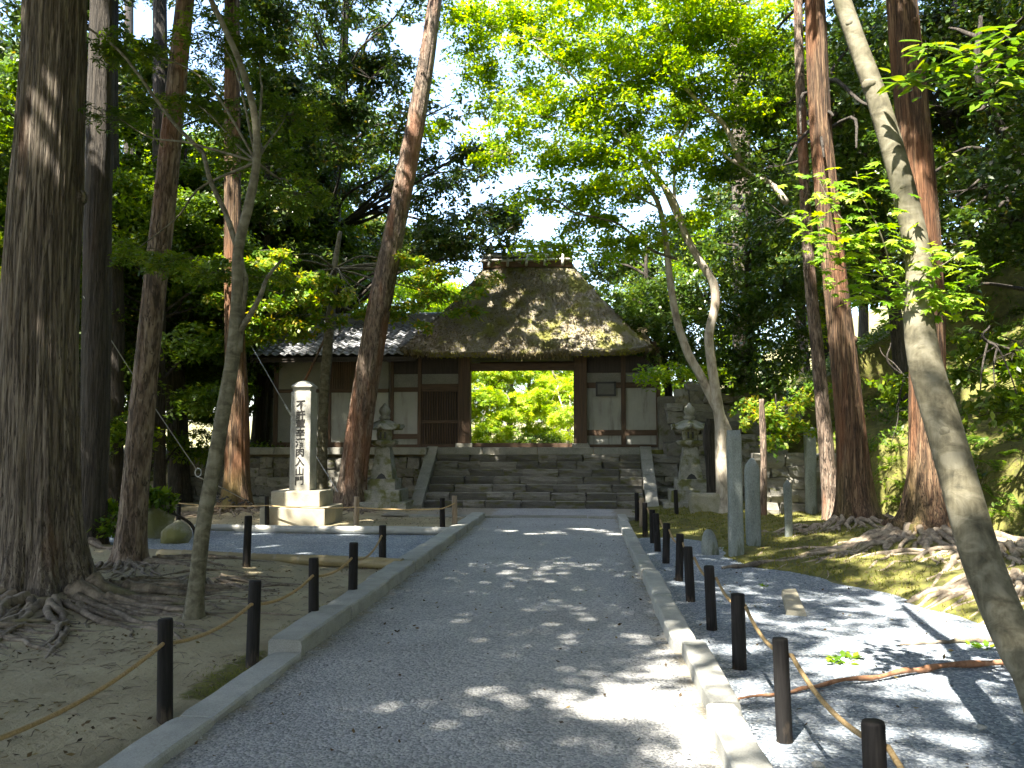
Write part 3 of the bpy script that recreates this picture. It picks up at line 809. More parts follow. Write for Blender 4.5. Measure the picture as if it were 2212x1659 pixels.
# ridge
ZR = 6.72
V = []; prof = [(-.34, 0), (-.40, .16), (-.22, .34), (0, .42), (.22, .34), (.40, .16), (.34, 0)]
for x in (-2.95, -.32):
    for yy, zz in prof: V.append((x, CY + yy, ZR + zz))
n = len(prof)
rd = part('ridge', V, [[i, i + 1, n + i + 1, n + i] for i in range(n - 1)] + [list(range(n))[::-1], [n + i for i in range(n)]], M['ridge_bark'], roof, False)
for (yy, zz, x0, x1, rr) in ((-.40, .20, -3.0, -.28, .035), (-.28, .36, -2.95, -.30, .04), (-.16, .46, -2.98, -.27, .035), (.28, .36, -2.95, -.30, .04), (.40, .2, -3, -.28, .035)):
    mb = MB(); mb.tube([(x, CY + yy, ZR + zz + .012 * math.sin(x * 9)) for x in np.linspace(x0, x1, 8)], rr, 8); mb.build('ridge_pole', M['bamboo_gray'], roof, True)
mb = MB(); mb.tube([(x, CY, ZR + .69 + .008 * math.sin(x * 7)) for x in np.linspace(-3.1, -.18, 10)], .05, 10); mb.build('top_pole', M['bamboo_gray'], roof, True)
for x in (-2.75, -2.2, -1.65, -1.12, -.6):
    for sgn in (-1, 1):
        mb = MB(); mb.tube(spline([(x, CY + sgn * .44, ZR + .02), (x + .01, CY + sgn * .33, ZR + .34), (x, CY + sgn * .05, ZR + .60), (x + .02, CY - sgn * .10, ZR + .80)], 8), .042, 7)
        mb.build('ridge_saddle', M['bamboo_gray'], roof, True)
# notice board hung by the gate
nb = thing('notice_board', (WX(1308), YW - .05, WZ(856)), 'small dark framed notice board hung on the white gate wall', 'board')
mb = MB(); mb.box(WX(1288), WX(1329), YW - .09, YW - .037, WZ(856), WZ(827)); mb.build('board', M['black'], nb)
mb = MB(); mb.box(WX(1291), WX(1326), YW - .097, YW - .091, WZ(853), WZ(830)); mb.build('face', M['brass'], nb)
for a in ((1288, 1329, 829.5, 826), (1288, 1329, 857, 853.5), (1287, 1290.5, 857, 826), (1326, 1330, 857, 826)):
    mb = MB(); mb.box(WX(a[0]), WX(a[1]), YW - .115, YW - .0985, WZ(a[2]), WZ(a[3])); mb.build('frame', M['black'], nb)

# ------------------------------------------------------------------ tiled building
bd_ = thing('tiled_building', (-7.2, 23.5, ZT), 'low white-walled building with a grey wavy tiled roof beside the thatched gate', 'building')
BX0, BX1 = -8.8, WX(838)
zc = [ZT, 1.62, WZ(940), WZ(932), WZ(846), WZ(838), 4.05]
mb = MB(); mb.box(BX0, BX1, YW + .05, YW + 2.6, ZT, 4.0); mb.build('core', M['plaster_grey'], bd_)
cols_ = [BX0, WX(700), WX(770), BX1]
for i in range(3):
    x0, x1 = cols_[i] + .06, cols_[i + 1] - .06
    mb = MB(); mb.box(x0, x1, YW, YW + .04, 1.62, zc[4]); mb.build('wall_panel', M['plaster' if i else 'plaster_grey'], bd_)
    mb = MB(); mb.box(x0, x1, YW - .03, YW + .04, zc[4] + .002, zc[5]); mb.build('rail', M['timber_h'], bd_)
    if i == 1:
        for x in np.linspace(x0 + .03, x1 - .03, 12):
            mb = MB(); mb.box(x - .028, x + .028, YW - .01, YW + .045, zc[5] + .002, 3.95); mb.build('slat', M['timber'], bd_)
    else:
        mb = MB(); mb.box(x0, x1, YW, YW + .04, zc[5] + .002, 3.98); mb.build('wall_panel', M['plaster_grey'], bd_)
for x in cols_[:3]:
    mb = MB(); mb.box(x - .06, x + .06, YW - .045, YW + .05, ZT, 4.05); mb.build('wall_post', M['timber'], bd_)
mb = MB(); mb.box(BX0 - .1, BX1, YW - .05, YW + .05, ZT, 1.62); mb.build('ground_sill', M['timber_h'], bd_)
# tiled roof: every tile an S-shaped piece
rf = MB(); ye0, ze0, ye1, ze1 = 22.45, 4.02, 24.9, 5.30
rf.add([(-9.35, ye0 + .04, ze0 - .10), (-4.3, ye0 + .04, ze0 - .10), (-4.3, ye1, ze1 - .10), (-9.35, ye1, ze1 - .10), (-9.35, ye0 + .04, ze0 - .04), (-4.3, ye0 + .04, ze0 - .04), (-4.3, ye1, ze1 - .04), (-9.35, ye1, ze1 - .04)],
       [[0, 3, 2, 1], [4, 5, 6, 7], [0, 1, 5, 4], [1, 2, 6, 5], [2, 3, 7, 6], [3, 0, 4, 7]])
rf.add([(-9.35, ye1, ze1 - .10), (-4.3, ye1, ze1 - .10), (-4.3, 27.3, 4.0), (-9.35, 27.3, 4.0), (-9.35, ye1, ze1 - .04), (-4.3, ye1, ze1 - .04), (-4.3, 27.3, 4.06), (-9.35, 27.3, 4.06)],
       [[0, 3, 2, 1], [4, 5, 6, 7], [0, 1, 5, 4], [1, 2, 6, 5], [2, 3, 7, 6], [3, 0, 4, 7]])
rfo = rf.build('roof', M['timber_dark'], bd_)
slope = np.array([0, ye1 - ye0, ze1 - ze0]); SL = np.linalg.norm(slope); sv = slope / SL; nv = np.array([0, -sv[2], sv[1]])
TW, TLn = .255, .30; ncol = int(5.0 / TW); nrow = int(SL / .245)
xx = np.linspace(-TW / 2 - .01, TW / 2 + .01, 9); zz = .030 * np.sin((xx / TW + .5) * 2 * np.pi)
V = []
for t, lift in ((0, .045), (TLn, .0)):
    for th_ in (0, -.022):
        for x, z in zip(xx, zz): V.append(np.array([x, 0, 0]) + sv * t + nv * (z + lift + th_))
k = 9; Qq = []
for i in range(k - 1):
    Qq.append([i, i + 1, 2 * k + i + 1, 2 * k + i]); Qq.append([k + i, k + i + 1, i + 1, i])
tile_me = mesh_np('tile', np.array(V), Qq, M['tile'], True)
for j in range(nrow):
    for i in range(ncol + 1):
        o = link('tile', tile_me, rfo)
        o.location = np.array([-9.25 + (i + .5) * TW, ye0, ze0]) + sv * (j * .245) + np.array([random.uniform(-.004, .004), 0, random.uniform(-.003, .004)]) - wloc(rfo)
mb = MB(); mb.box(-9.4, -4.3, ye1 - .12, ye1 + .12, ze1 - .03, ze1 + .14); mb.build('ridge_course', M['tile'], rfo, bevel=.02)
mb = MB(); mb.tube([(x, ye1, ze1 + .19) for x in (-9.42, -4.3)], .085, 10); mb.build('ridge_tile', M['tile'], rfo, True)
mb = MB(); mb.box(-9.3, -4.6, ye0 + .06, ye0 + .12, ze0 - .17, ze0 - .06); mb.build('fascia', M['timber_dark'], rfo)

# ------------------------------------------------------------------ stone lanterns
def lantern(loc, label, lit=False, rot=0.0, extra=1):
    t = thing('stone_lantern', loc, label, 'stone lantern', 'stone lanterns flanking the steps')
    x, y, z = loc
    def sq(nm, z0, z1, h0, h1=None, bev=.02, mat='lantern'):
        h1 = h0 if h1 is None else h1
        mb = MB(); V = [(x + sx * h, y + sy * h, z + zz_) for zz_, h in ((z0, h0), (z1, h1)) for sy in (-1, 1) for sx in (-1, 1)]
        mb.add(V, [[0, 2, 3, 1], [4, 5, 7, 6], [0, 1, 5, 4], [2, 6, 7, 3], [0, 4, 6, 2], [1, 3, 7, 5]])
        return mb.build(nm, M[mat], t, bevel=bev)
    sq('plinth', -.05, .20, .70); sq('plinth', .19, .48, .50); sq('base', .47, .74, .36)
    s_ = sq('shaft', .73, 1.50, .275, .165, .015)
    mb = MB(); mb.add([(x - .13, y - .285, z + .735), (x + .13, y - .285, z + .735), (x + .07, y - .275, z + .83), (x, y - .268, z + .87), (x - .07, y - .275, z + .83)], [[0, 1, 2, 3, 4]])
    mb.build('carved_arch', M['black'], s_)
    mb = MB(); mb.lathe([(.18, 1.49), (.34, 1.57), (.37, 1.64), (.33, 1.67)], (x, y, z), 6, rot=math.pi / 6); mb.build('platform', M['lantern'], t, False, .012)
    fb = MB(); fb.lathe([(.19, 1.66), (.205, 1.78), (.20, 1.93)], (x, y, z), 6, rot=math.pi / 6); fbo = fb.build('firebox', M['lantern'], t, False, .01)
    mb = MB(); mb.box(x - .075, x + .075, y - .186, y - .176, z + 1.71, z + 1.87); mb.build('window', M['black'], fbo)
    # six sided cap with lifted corners
    V = []; Qc = []; prof = [(.0, 2.17), (.10, 2.17), (.20, 2.13), (.33, 2.05), (.46, 1.965), (.47, 1.92), (.20, 1.925), (0, 1.925)]
    K = 24
    for rr, zz_ in prof:
        for i in range(K):
            a_ = 2 * math.pi * i / K + math.pi / 6; ph = (i % 4) / 4; cor = abs(ph - .5) * 2
            rad_ = rr * (1 - .10 * (1 - cor)) ; lift = .06 * cor ** 3 * (rr / .47) ** 2
            V.append((x + rad_ * math.cos(a_), y + rad_ * math.sin(a_), z + zz_ + lift))
    for j in range(len(prof) - 1):
        for i in range(K): Qc.append([j * K + i, (j + 1) * K + i, (j + 1) * K + (i + 1) % K, j * K + (i + 1) % K])
    cp_ = part('cap', V, Qc, M['lantern'], t, False)
    for i in range(6):
        a_ = math.pi / 3 * i + math.pi / 6
        c = np.array([x + .465 * math.cos(a_), y + .465 * math.sin(a_), z + 2.015])
        mb = MB(); mb.lathe([(.012, -.045), (.04, -.03), (.045, 0), (.04, .035), (.012, .05)], c, 8); mb.build('scroll', M['lantern'], cp_, True)
    mb = MB(); mb.lathe([(.10, 2.16), (.135, 2.20), (.14, 2.235), (.09, 2.27), (.10, 2.29), (.135, 2.33), (.145, 2.39), (.12, 2.46), (.06, 2.52), (.015, 2.58)], (x, y, z), 16); mb.build('finial', M['lantern'], t, True)
    return t
pL = G(832, 1096); pR = G(1485, 1099)
lantern((-4.9, 20.2, 0), 'tall mossy stone lantern in shade beside the leaning tree')
lantern((2.55, 20.6, 0), 'tall mossy stone lantern with sunlit cap before the dry stone wall')
# cut stone beside the lantern
mb = MB(); mb.box(2.30, 3.0, 18.55, 19.0, -.06, .50); cs = mb.build('cut_stone', M['boulder'], None, bevel=.06)
tag(cs, 'squat mossy cut stone block in front of the right-hand lantern', 'stone')

# ------------------------------------------------------------------ inscribed monument
MX, MY = -5.60, 16.3
mo = thing('stone_monument', (MX, MY, 0), 'tall square stone pillar carved with black characters on a two-step base', 'monument')
mb = MB(); mb.box(MX - .645, MX + .645, MY - .60, MY + .62, -.08, .36); mb.build('lower_base', M['monument_base'], mo, bevel=.025)
mb = MB(); mb.box(MX - .49, MX + .49, MY - .44, MY + .46, .355, .665); mb.build('upper_base', M['monument_base'], mo, bevel=.03)
mb = MB(); s0, s1 = .21, .205; zt = 2.62
for (z0, z1, a_, b_) in ((.66, zt, s0, s1),):
    V = [(MX + sx * h, MY + sy * h, zz_) for zz_, h in ((z0, a_), (z1, b_)) for sy in (-1, 1) for sx in (-1, 1)]
    mb.add(V, [[0, 2, 3, 1], [4, 5, 7, 6], [0, 1, 5, 4], [2, 6, 7, 3], [0, 4, 6, 2], [1, 3, 7, 5]])
pil = mb.build('pillar', M['monument'], mo, bevel=.02)
mb = MB(); V = [(MX + sx * h, MY + sy * h, zz_) for zz_, h in ((zt - .005, .175), (zt + .075, .185), (zt + .095, .215), (zt + .115, .21), (zt + .19, .13), (zt + .225, .05), (zt + .232, .01)) for sy, sx in ((-1, -1), (-1, 1), (1, 1), (1, -1))]
Qc = []
for j in range(6):
    for i in range(4): Qc.append([j * 4 + i, j * 4 + (i + 1) % 4, (j + 1) * 4 + (i + 1) % 4, (j + 1) * 4 + i])
mb.add(V, Qc); mb.build('cap', M['monument'], mo, bevel=.008)
text = '不許葷辛酒肉入山門'
zc_ = np.linspace(2.36, .86, len(text))
for ch, z in zip(text, zc_):
    c = bpy.data.curves.new('character', 'FONT'); c.body = ch; c.size = .205; c.align_x = 'CENTER'; c.align_y = 'CENTER'; c.offset = .0035; c.extrude = .002; c.resolution_u = 3
    o = bpy.data.objects.new('character', c); COL.objects.link(o)
    dg = bpy.context.evaluated_depsgraph_get(); me = bpy.data.meshes.new_from_object(o.evaluated_get(dg))
    COL.objects.unlink(o); bpy.data.objects.remove(o)
    n = len(me.vertices); co = np.zeros(n * 3, dtype=np.float32); me.vertices.foreach_get('co', co); co = co.reshape(-1, 3)
    cen = (co.max(0) + co.min(0)) / 2; co[:, :2] -= cen[:2]
    # a brushed slant: rising to the right, a little taller than wide
    x_, y_ = co[:, 0].copy(), co[:, 1].copy(); co[:, 0] = x_ * .95; co[:, 1] = y_ * .92 + x_ * .07
    V = np.stack([co[:, 0], -co[:, 2], co[:, 1]], -1); me.vertices.foreach_set('co', V.astype(np.float32).ravel())
    me.materials.clear(); me.materials.append(M['ink']); me.name = 'character'; me.update()
    o = link('character', me, pil); o.location = np.array([MX + .0, MY - s0 - .0035, z]) - wloc(pil)

# ------------------------------------------------------------------ boulders
def boulder(name, c, sx, sy, sz, seed, mat, label, cat='boulder', cut=.0, tilt=(0, 0, 0)):
    bm = bmesh.new(); bmesh.ops.create_icosphere(bm, subdivisions=4, radius=1.0)
    V = np.array([v.co for v in bm.verts]); Fq = [[v.index for v in f.verts] for f in bm.faces]; bm.free()
    n1 = fbm(V[:, 0] * 1.3 + seed, V[:, 1] * 1.3, V[:, 2] * 1.3, seed, 4) - .5
    V = V * (1 + .75 * n1)[:, None]
    for k in range(5):
        rr = np.random.default_rng(seed * 10 + k); nn = rr.normal(size=3); nn /= np.linalg.norm(nn); dd_ = V @ nn; lim = rr.uniform(.60, .8)
        V = V - np.clip(dd_ - lim, 0, 9)[:, None] * nn * .85
    V = V * np.array([sx, sy, sz])
    V = np.array([Matrix.Rotation(tilt[2], 3, 'Z') @ Matrix.Rotation(tilt[1], 3, 'Y') @ Vector(v) for v in V])
    o = link(name, mesh_np(name, V, Fq, mat), None, tuple(c)); tag(o, label, cat); return o
p = G(340, 1160); boulder('boulder', (p[0], p[1], .26), .30, .28, .56, 3, M['boulder'], 'tall leaning yellow-grey boulder beside the reddish trunk and side path', tilt=(0, .35, 0))
p = G(375, 1172); boulder('boulder', (p[0], p[1], .10), .26, .24, .24, 5, M['boulder'], 'low rounded pale boulder at the end of the bamboo edging')

# ------------------------------------------------------------------ standing stones
def slab_stone(u, vb, vt, w_px, label, th=.6, tip=0.15, lean=0.0, name='standing_stone', dzb=.1, seed=1, flat=False):
    b = G(u, vb); b[2] = float(H(b[0], b[1])); 
    Yd = b[1]; Hh = (vb - vt) * Yd / F * 1.0; w_ = w_px * Yd / F / 2; t_ = w_ * th
    zs = np.concatenate([[-dzb], np.linspace(.05, 1, 14) * Hh]); V = []; K = 14
    rr = np.random.default_rng(seed)
    for z in zs:
        f_ = np.clip((z / Hh - (1 - tip)) / tip, 0, 1); sc_ = math.sqrt(max(0.0, 1 - f_ ** 2 * (.97 if not flat else .25)))
        for i in range(K):
            a_ = 2 * math.pi * i / K; c_, s_ = math.cos(a_), math.sin(a_)
            x = np.sign(c_) * abs(c_) ** .55 * w_ * sc_; y = np.sign(s_) * abs(s_) ** .55 * t_ * sc_
            x += (fbm(z * 2.2, i * .9, 0, seed) - .5) * w_ * .35; y += (fbm(z * 2.2, i * .9, 5, seed) - .5) * t_ * .4
            V.append((b[0] + x + lean * z, b[1] + y, b[2] + z))
    n = len(zs); Qc = [[j * K + i, j * K + (i + 1) % K, (j + 1) * K + (i + 1) % K, (j + 1) * K + i] for j in range(n - 1) for i in range(K)] + [[(n - 1) * K + i for i in range(K)]]
    V = np.array(V); o = link(name, mesh_np(name, V - b, Qc, M['greenstone']), None, tuple(b)); tag(o, label, 'standing stone'); return o
slab_stone(1590, 1202, 943, 30, 'tallest grey-green standing stone, flat-topped, at the gravel edge', seed=2, tip=.06, flat=True, th=.8)
slab_stone(1628, 1188, 1003, 31, 'dark round-topped standing stone beside the tallest flat-topped one', seed=3, tip=.22)
slab_stone(1535, 1196, 1137, 36, 'small pointed egg-shaped standing stone on the gravel', seed=4, tip=.85, lean=-.08, th=.8)
slab_stone(1704, 1178, 1062, 16, 'slim short pale round-topped standing stone on the moss', seed=5, tip=.12, th=.9)
slab_stone(1753, 1117, 938, 23, 'tall slim flat-topped standing stone beside the twin cedar trunks', seed=6, tip=.05, flat=True)
slab_stone(1774, 1112, 1010, 9, 'thin pale stone stake half hidden behind the cedar', seed=7, tip=.1, th=.9)

# ------------------------------------------------------------------ posts and ropes
def post_mesh(h, r_, seed, pale=False):
    K = 14; rr = np.random.default_rng(seed); V = []; Mi = []
    zs = [-.12, 0, .08, .16, .24, h * .5, h * .8, h - .012, h]; rads = [1, 1.02, 1.0, 1, .99, .985, .97, .965, .90]
    ph = rr.uniform(0, 6)
    for z, q in zip(zs, rads):
        for i in range(K):
            a_ = 2 * math.pi * i / K; f_ = 1 + .05 * math.sin(2 * a_ + ph) + .02 * math.sin(5 * a_ + ph * 2 + z * 4)
            V.append((r_ * q * f_ * math.cos(a_), r_ * q * f_ * math.sin(a_), z))
    n = len(zs); Qc = [[j * K + i, j * K + (i + 1) % K, (j + 1) * K + (i + 1) % K, (j + 1) * K + i] for j in range(n - 1) for i in range(K)] + [[(n - 1) * K + i for i in range(K)]]
    mi = [(1 if j < 3 else 0) for j in range(n - 1) for i in range(K)] + [0]
    return mesh_np('post', np.array(V), Qc, [M['post_pale'], M['post_pale']] if pale else [M['post'], M['post_foot']], True, None, mi)
POSTM = [post_mesh(.57, .047, s) for s in range(4)]; POSTP = [post_mesh(.60, .05, 9, True)]
def post(x, y, label, group, pale=False, h=1.0, sc_=1.0, i=0):
    z = max(float(H(x, y)), -.03)
    o = link('fence_post', (POSTP if pale else POSTM)[0 if pale else i % 4], None, (x, y, z))
    sc_ *= random.uniform(.93, 1.07); h *= random.uniform(.96, 1.05)
    o.scale = (sc_, sc_, h); o.rotation_euler = (random.uniform(-.035, .035), random.uniform(-.035, .035), random.uniform(0, 6))
    return tag(o, label, 'post', group)
def rope(pts, label, sag=.06, r_=.0125, hgt=.45):
    """pts: list of (x,y,z) attachment points"""
    P = []
    for a_, b_ in zip(pts[:-1], pts[1:]):
        a_ = np.array(a_); b_ = np.array(b_); L = np.linalg.norm(b_ - a_)
        for t in np.linspace(0, 1, 14, endpoint=False):
            q = a_ + (b_ - a_) * t; q = q.copy(); q[2] -= sag * L * 4 * t * (1 - t); P.append(q)
    P.append(np.array(pts[-1])); P = np.array(P)
    V, Q = tube(P, r_, 7); o = part('rope', V, Q, M['rope']); return tag(o, label, 'rope')
ORD = ['', 'first', 'second', 'third', 'fourth', 'fifth', 'sixth', 'seventh', 'eighth', 'ninth', 'tenth', 'eleventh']
RY = [2.05, 3.37, 4.74, 6.19, 7.46, 8.78, 10.07, 11.45, 12.7, 13.8, 15.2]
pts = []
for i, y in enumerate(RY):
    x = 1.085 + .015 * math.sin(i * 2.3)
    post(x, y, ('next black post to the bleached tan post, on the gravel bed side' if i == 10 else '%s black post from the bleached tan post, along the gravel bed' % ORD[11 - i]), 'black posts beside the gravel bed', i=i)
    pts.append((x + .045, y - .01, .44 + .01 * math.sin(i)))
post(1.10, 16.5, 'bleached tan post on the moss near the foot of the steps', None, True, .95)
post(1.07, 17.4, 'last black post before the side slab of the steps', None, i=2)
pts += [(1.15, 16.49, .42), (1.11, 17.39, .42)]
rope(pts, 'tan straw rope strung along the black posts beside the gravel bed')
pp = G(1462, 1122); post(pp[0], pp[1], 'lone black post in front of the right-hand lantern', None, h=1.0, i=1)
LP = [(-2.46, 2.9), (-2.44, 4.78), (-2.40, 5.96), (-2.38, 7.27), (-2.35, 8.4)]
pts = []
for i, (x, y) in enumerate(LP):
    post(x, y, '%s black post along the dirt counted from the side path' % ORD[5 - i], 'black posts beside the dirt', i=i + 1, h=1.04)
    pts.append((x + .0, y - .048, .44))
q = G(826, 1228); post(q[0], q[1], 'black post standing at the corner of the side path by the kerb', None, i=0, h=.98)
pts.append((q[0], q[1] - .05, .42))
pts.insert(0, (-3.6, 1.6, .38))
q2 = G(532, 1236); post(q2[0], q2[1], 'solitary black post in front of the near bamboo edging', None, i=3, h=1.05)
rope(pts, 'tan straw rope sagging along the black posts beside the dirt', .05)
FP = [(385, 1131, 0, 'black post beside the leaning boulder'), (577, 1138, 0, 'dark post just beside the base of the inscribed pillar'), (769, 1143, 1, 'bleached stubby post between the inscribed pillar and the leaning tree'), (956, 1147, 0, 'brown post paired with a taller bleached post by the kerb'), (983, 1146, 1, 'bleached tall post where the rope ends by the kerb')]
pts = []
for u, v, pl, lb in FP:
    q = G(u, v); post(q[0], q[1], lb, None, bool(pl), 1.0 if u != 983 else 1.08, i=u); pts.append((q[0], q[1] - .052, .41 if u < 983 else .50))
pts.insert(0, (pts[0][0] - 1.2, pts[0][1] + .4, .40))
rope(pts, 'pale rope strung past the base of the inscribed pillar', .018, .011)

# ------------------------------------------------------------------ bamboo edging on the ground
def bamboo(a_, b_, r_, label, mat):
    a_ = np.array(a_); b_ = np.array(b_); L = np.linalg.norm(b_ - a_); n = int(L / .36)
    P = []; Rr = []
    for k in range(n + 1):
        for dt, f_ in ((-.04, 1.0), (-.008, 1.09), (.008, 1.09), (.02, .94), (.05, 1.0)):
            t = (k * .36 + dt) / L
            if 0 <= t <= 1: P.append(a_ + (b_ - a_) * t + np.array([0, .02 * math.sin(t * 5), .006 * math.sin(t * 9)])); Rr.append(r_ * f_ * (1 - .15 * t))
    V, Q = tube(P, Rr, 12); o = part('bamboo_pole', V, Q, mat); return tag(o, label, 'bamboo pole', 'bamboo edging poles')
a_ = G(870, 1232); b_ = G(335, 1207)
bamboo((a_[0], a_[1], .07), (b_[0], b_[1], .07), .075, 'thick yellowed bamboo pole lying along the near edge of the side path', M['bamboo'])
a_ = G(985, 1157); b_ = G(395, 1150)
bamboo((a_[0], a_[1], .07), (b_[0], b_[1], .09), .07, 'sun-bleached bamboo pole lying in front of the inscribed pillar', M['bamboo_gray'])

# ------------------------------------------------------------------ trees
LIT = []       # places that sun reaches through gaps in the crowns: (point, radius)
def lit_g(u, v, r_, z=0.0): LIT.append((G(u, v, z), r_ * (1.25 if u > 1580 else 1.0), .33 if (u > 1580 or z > .1) else -1))
def lit_a(u, v, Yd, r_): LIT.append((A(u, v, Yd), r_))

SUN_E1 = np.cross(SUN_V, [0, 0, 1.0]); SUN_E1 /= np.linalg.norm(SUN_E1); SUN_E2 = np.cross(SUN_V, SUN_E1)
def prune(P, soft=.35, seed=0, lits=None):
    """True where a leaf at P leaves the light for every lit place alone"""
    P = np.asarray(P, float); keep = np.ones(len(P), bool); L_ = LIT if lits is None else lits
    if not len(P) or not L_: return keep
    nz_ = (fbm(P[:, 0] * 2.0, P[:, 1] * 2.0, P[:, 2] * 2.0, 77 + seed, 2) - .5) * 1.5; hs_ = vnoise(P[:, 0] * 4.5, P[:, 1] * 4.5, P[:, 2] * 4.5, 79 + seed)
    e1, e2, al = P @ SUN_E1, P @ SUN_E2, P @ SUN_V; b0, b1, b2, b3 = e1.min(), e1.max(), e2.min(), e2.max(); rf = 1 + soft * 2 * nz_
    order = np.argsort(e1); se = e1[order]
    for e_ in L_:
        c, r_ = e_[0], e_[1]; kf = e_[2] if len(e_) > 2 else -1; R_ = r_ * (1 + soft * 1.6); c1, c2, c3 = c @ SUN_E1, c @ SUN_E2, c @ SUN_V
        if c1 + R_ < b0 or c1 - R_ > b1 or c2 + R_ < b2 or c2 - R_ > b3: continue
        ii = order[np.searchsorted(se, c1 - R_):np.searchsorted(se, c1 + R_)]
        ii = ii[((e1[ii] - c1) ** 2 + (e2[ii] - c2) ** 2 < (r_ * rf[ii]) ** 2) & (al[ii] - c3 > .3) & (hs_[ii] > kf)]; keep[ii] = False
    return keep

def leaf_quads(r, P, Nn, L, Wd, fold=.12):
    n = len(P)
    Nn = Nn / (np.linalg.norm(Nn, axis=1)[:, None] + 1e-9)
    t = r.normal(size=(n, 3)); t -= Nn * np.sum(t * Nn, 1)[:, None]; t /= np.linalg.norm(t, axis=1)[:, None] + 1e-9
    t[:, 2] -= .25; t /= np.linalg.norm(t, axis=1)[:, None]
    s = np.cross(Nn, t); l = (L * r.uniform(.7, 1.25, n))[:, None]; w = (Wd * r.uniform(.75, 1.2, n))[:, None]
    V = np.stack([P, P + t * l * .45 + s * w * .5 - Nn * l * fold, P + t * l - Nn * l * fold * .8, P + t * l * .45 - s * w * .5 - Nn * l * fold], 1)
    return V.reshape(-1, 3)

def star_quads(r, P, Nn, L):
    """maple-like leaf of three crossing lobes"""
    n = len(P); Nn = Nn / (np.linalg.norm(Nn, axis=1)[:, None] + 1e-9)
    t = r.normal(size=(n, 3)); t -= Nn * np.sum(t * Nn, 1)[:, None]; t /= np.linalg.norm(t, axis=1)[:, None] + 1e-9
    s = np.cross(Nn, t); l = (L * r.uniform(.7, 1.2, n))[:, None]; out = []
    for ang, f_ in ((-1.0, .85), (0, 1.0), (1.0, .85)):
        d_ = t * math.cos(ang) + s * math.sin(ang); e_ = -t * math.sin(ang) + s * math.cos(ang)
        out.append(np.stack([P, P + d_ * l * .5 * f_ + e_ * l * .15, P + d_ * l * f_ - Nn * l * .12, P + d_ * l * .5 * f_ - e_ * l * .15], 1))
    return np.concatenate(out, 1).reshape(-1, 3)

def crown_pts(r, lobes, per, nleaf, sr, flat=.18, tilt=.35, nj=.45, droop=.25):
    """lobes: (x,y,z,rx,rz). Returns leaf points, normals, spray centres, lobe centres of the sprays and a tone per leaf"""
    Pp, Nn, C, LC, tone = [], [], [], [], []
    for (x, y, z, rx, rz) in lobes:
        ns_ = max(3, int(per * rx * rx))
        q = r.normal(size=(ns_, 3)); q /= np.linalg.norm(q, axis=1)[:, None]; q *= r.random((ns_, 1)) ** .45
        c = np.array([x, y, z]) + q * np.array([rx, rx, rz])
        nn = np.stack([q[:, 0] * droop, q[:, 1] * droop, np.ones(ns_)], 1) + r.normal(0, tilt, (ns_, 3)); nn /= np.linalg.norm(nn, axis=1)[:, None]
        t1 = np.cross(nn, [1.0, .13, .2]); t1 /= np.linalg.norm(t1, axis=1)[:, None]; t2 = np.cross(nn, t1)
        k = nleaf; srs = sr * r.uniform(.6, 1.3, ns_)
        a_ = r.uniform(0, 2 * np.pi, (ns_, k)); rad = np.sqrt(r.random((ns_, k))) * srs[:, None]
        el = r.uniform(.5, 1.0, (ns_, 1))
        h_ = r.normal(0, flat, (ns_, k)) * srs[:, None] - .35 * rad ** 2 / srs[:, None]
        p = c[:, None] + t1[:, None] * (rad * np.cos(a_))[..., None] + t2[:, None] * (rad * np.sin(a_) * el)[..., None] + nn[:, None] * h_[..., None]
        Pp.append(p.reshape(-1, 3)); Nn.append((nn[:, None] + r.normal(0, nj, (ns_, k, 3))).reshape(-1, 3))
        C.append(c); LC.append(np.repeat([[x, y, z]], ns_, 0))
        tone.append((r.uniform(-.14, .14, (ns_, 1)) + r.normal(.45, .22, (ns_, k))).ravel())
    return np.concatenate(Pp), np.concatenate(Nn), np.concatenate(C), np.concatenate(LC), np.clip(np.concatenate(tone), 0, 1)

def twig_mesh(a_, b_, r0, r1, k=3):
    """many two-segment twigs at once"""
    n = len(a_); mid = (a_ + b_) / 2 + np.array([0, 0, .08]) * np.linalg.norm(b_ - a_, axis=1)[:, None]
    P = np.stack([a_, mid, b_], 1); d_ = b_ - a_; d_ /= np.linalg.norm(d_, axis=1)[:, None] + 1e-9
    s = np.cross(d_, [.3, .2, 1.0]); s /= np.linalg.norm(s, axis=1)[:, None] + 1e-9; t = np.cross(d_, s)
    rad = np.array([r0, (r0 + r1) / 2, r1]); V = []
    for i in range(k):
        an = 2 * math.pi * i / k; V.append(P + rad[None, :, None] * (s * math.cos(an) + t * math.sin(an))[:, None])
    V = np.stack(V, 2).reshape(-1, 3)           # n,3,k
    base = (np.arange(n) * 3 * k)[:, None]
    q = []
    for j in range(2):
        for i in range(k): q.append([j * k + i, j * k + (i + 1) % k, (j + 1) * k + (i + 1) % k, (j + 1) * k + i])
    Q = (base[:, :, None] + np.array(q)[None]).reshape(-1, 4)
    return V, Q

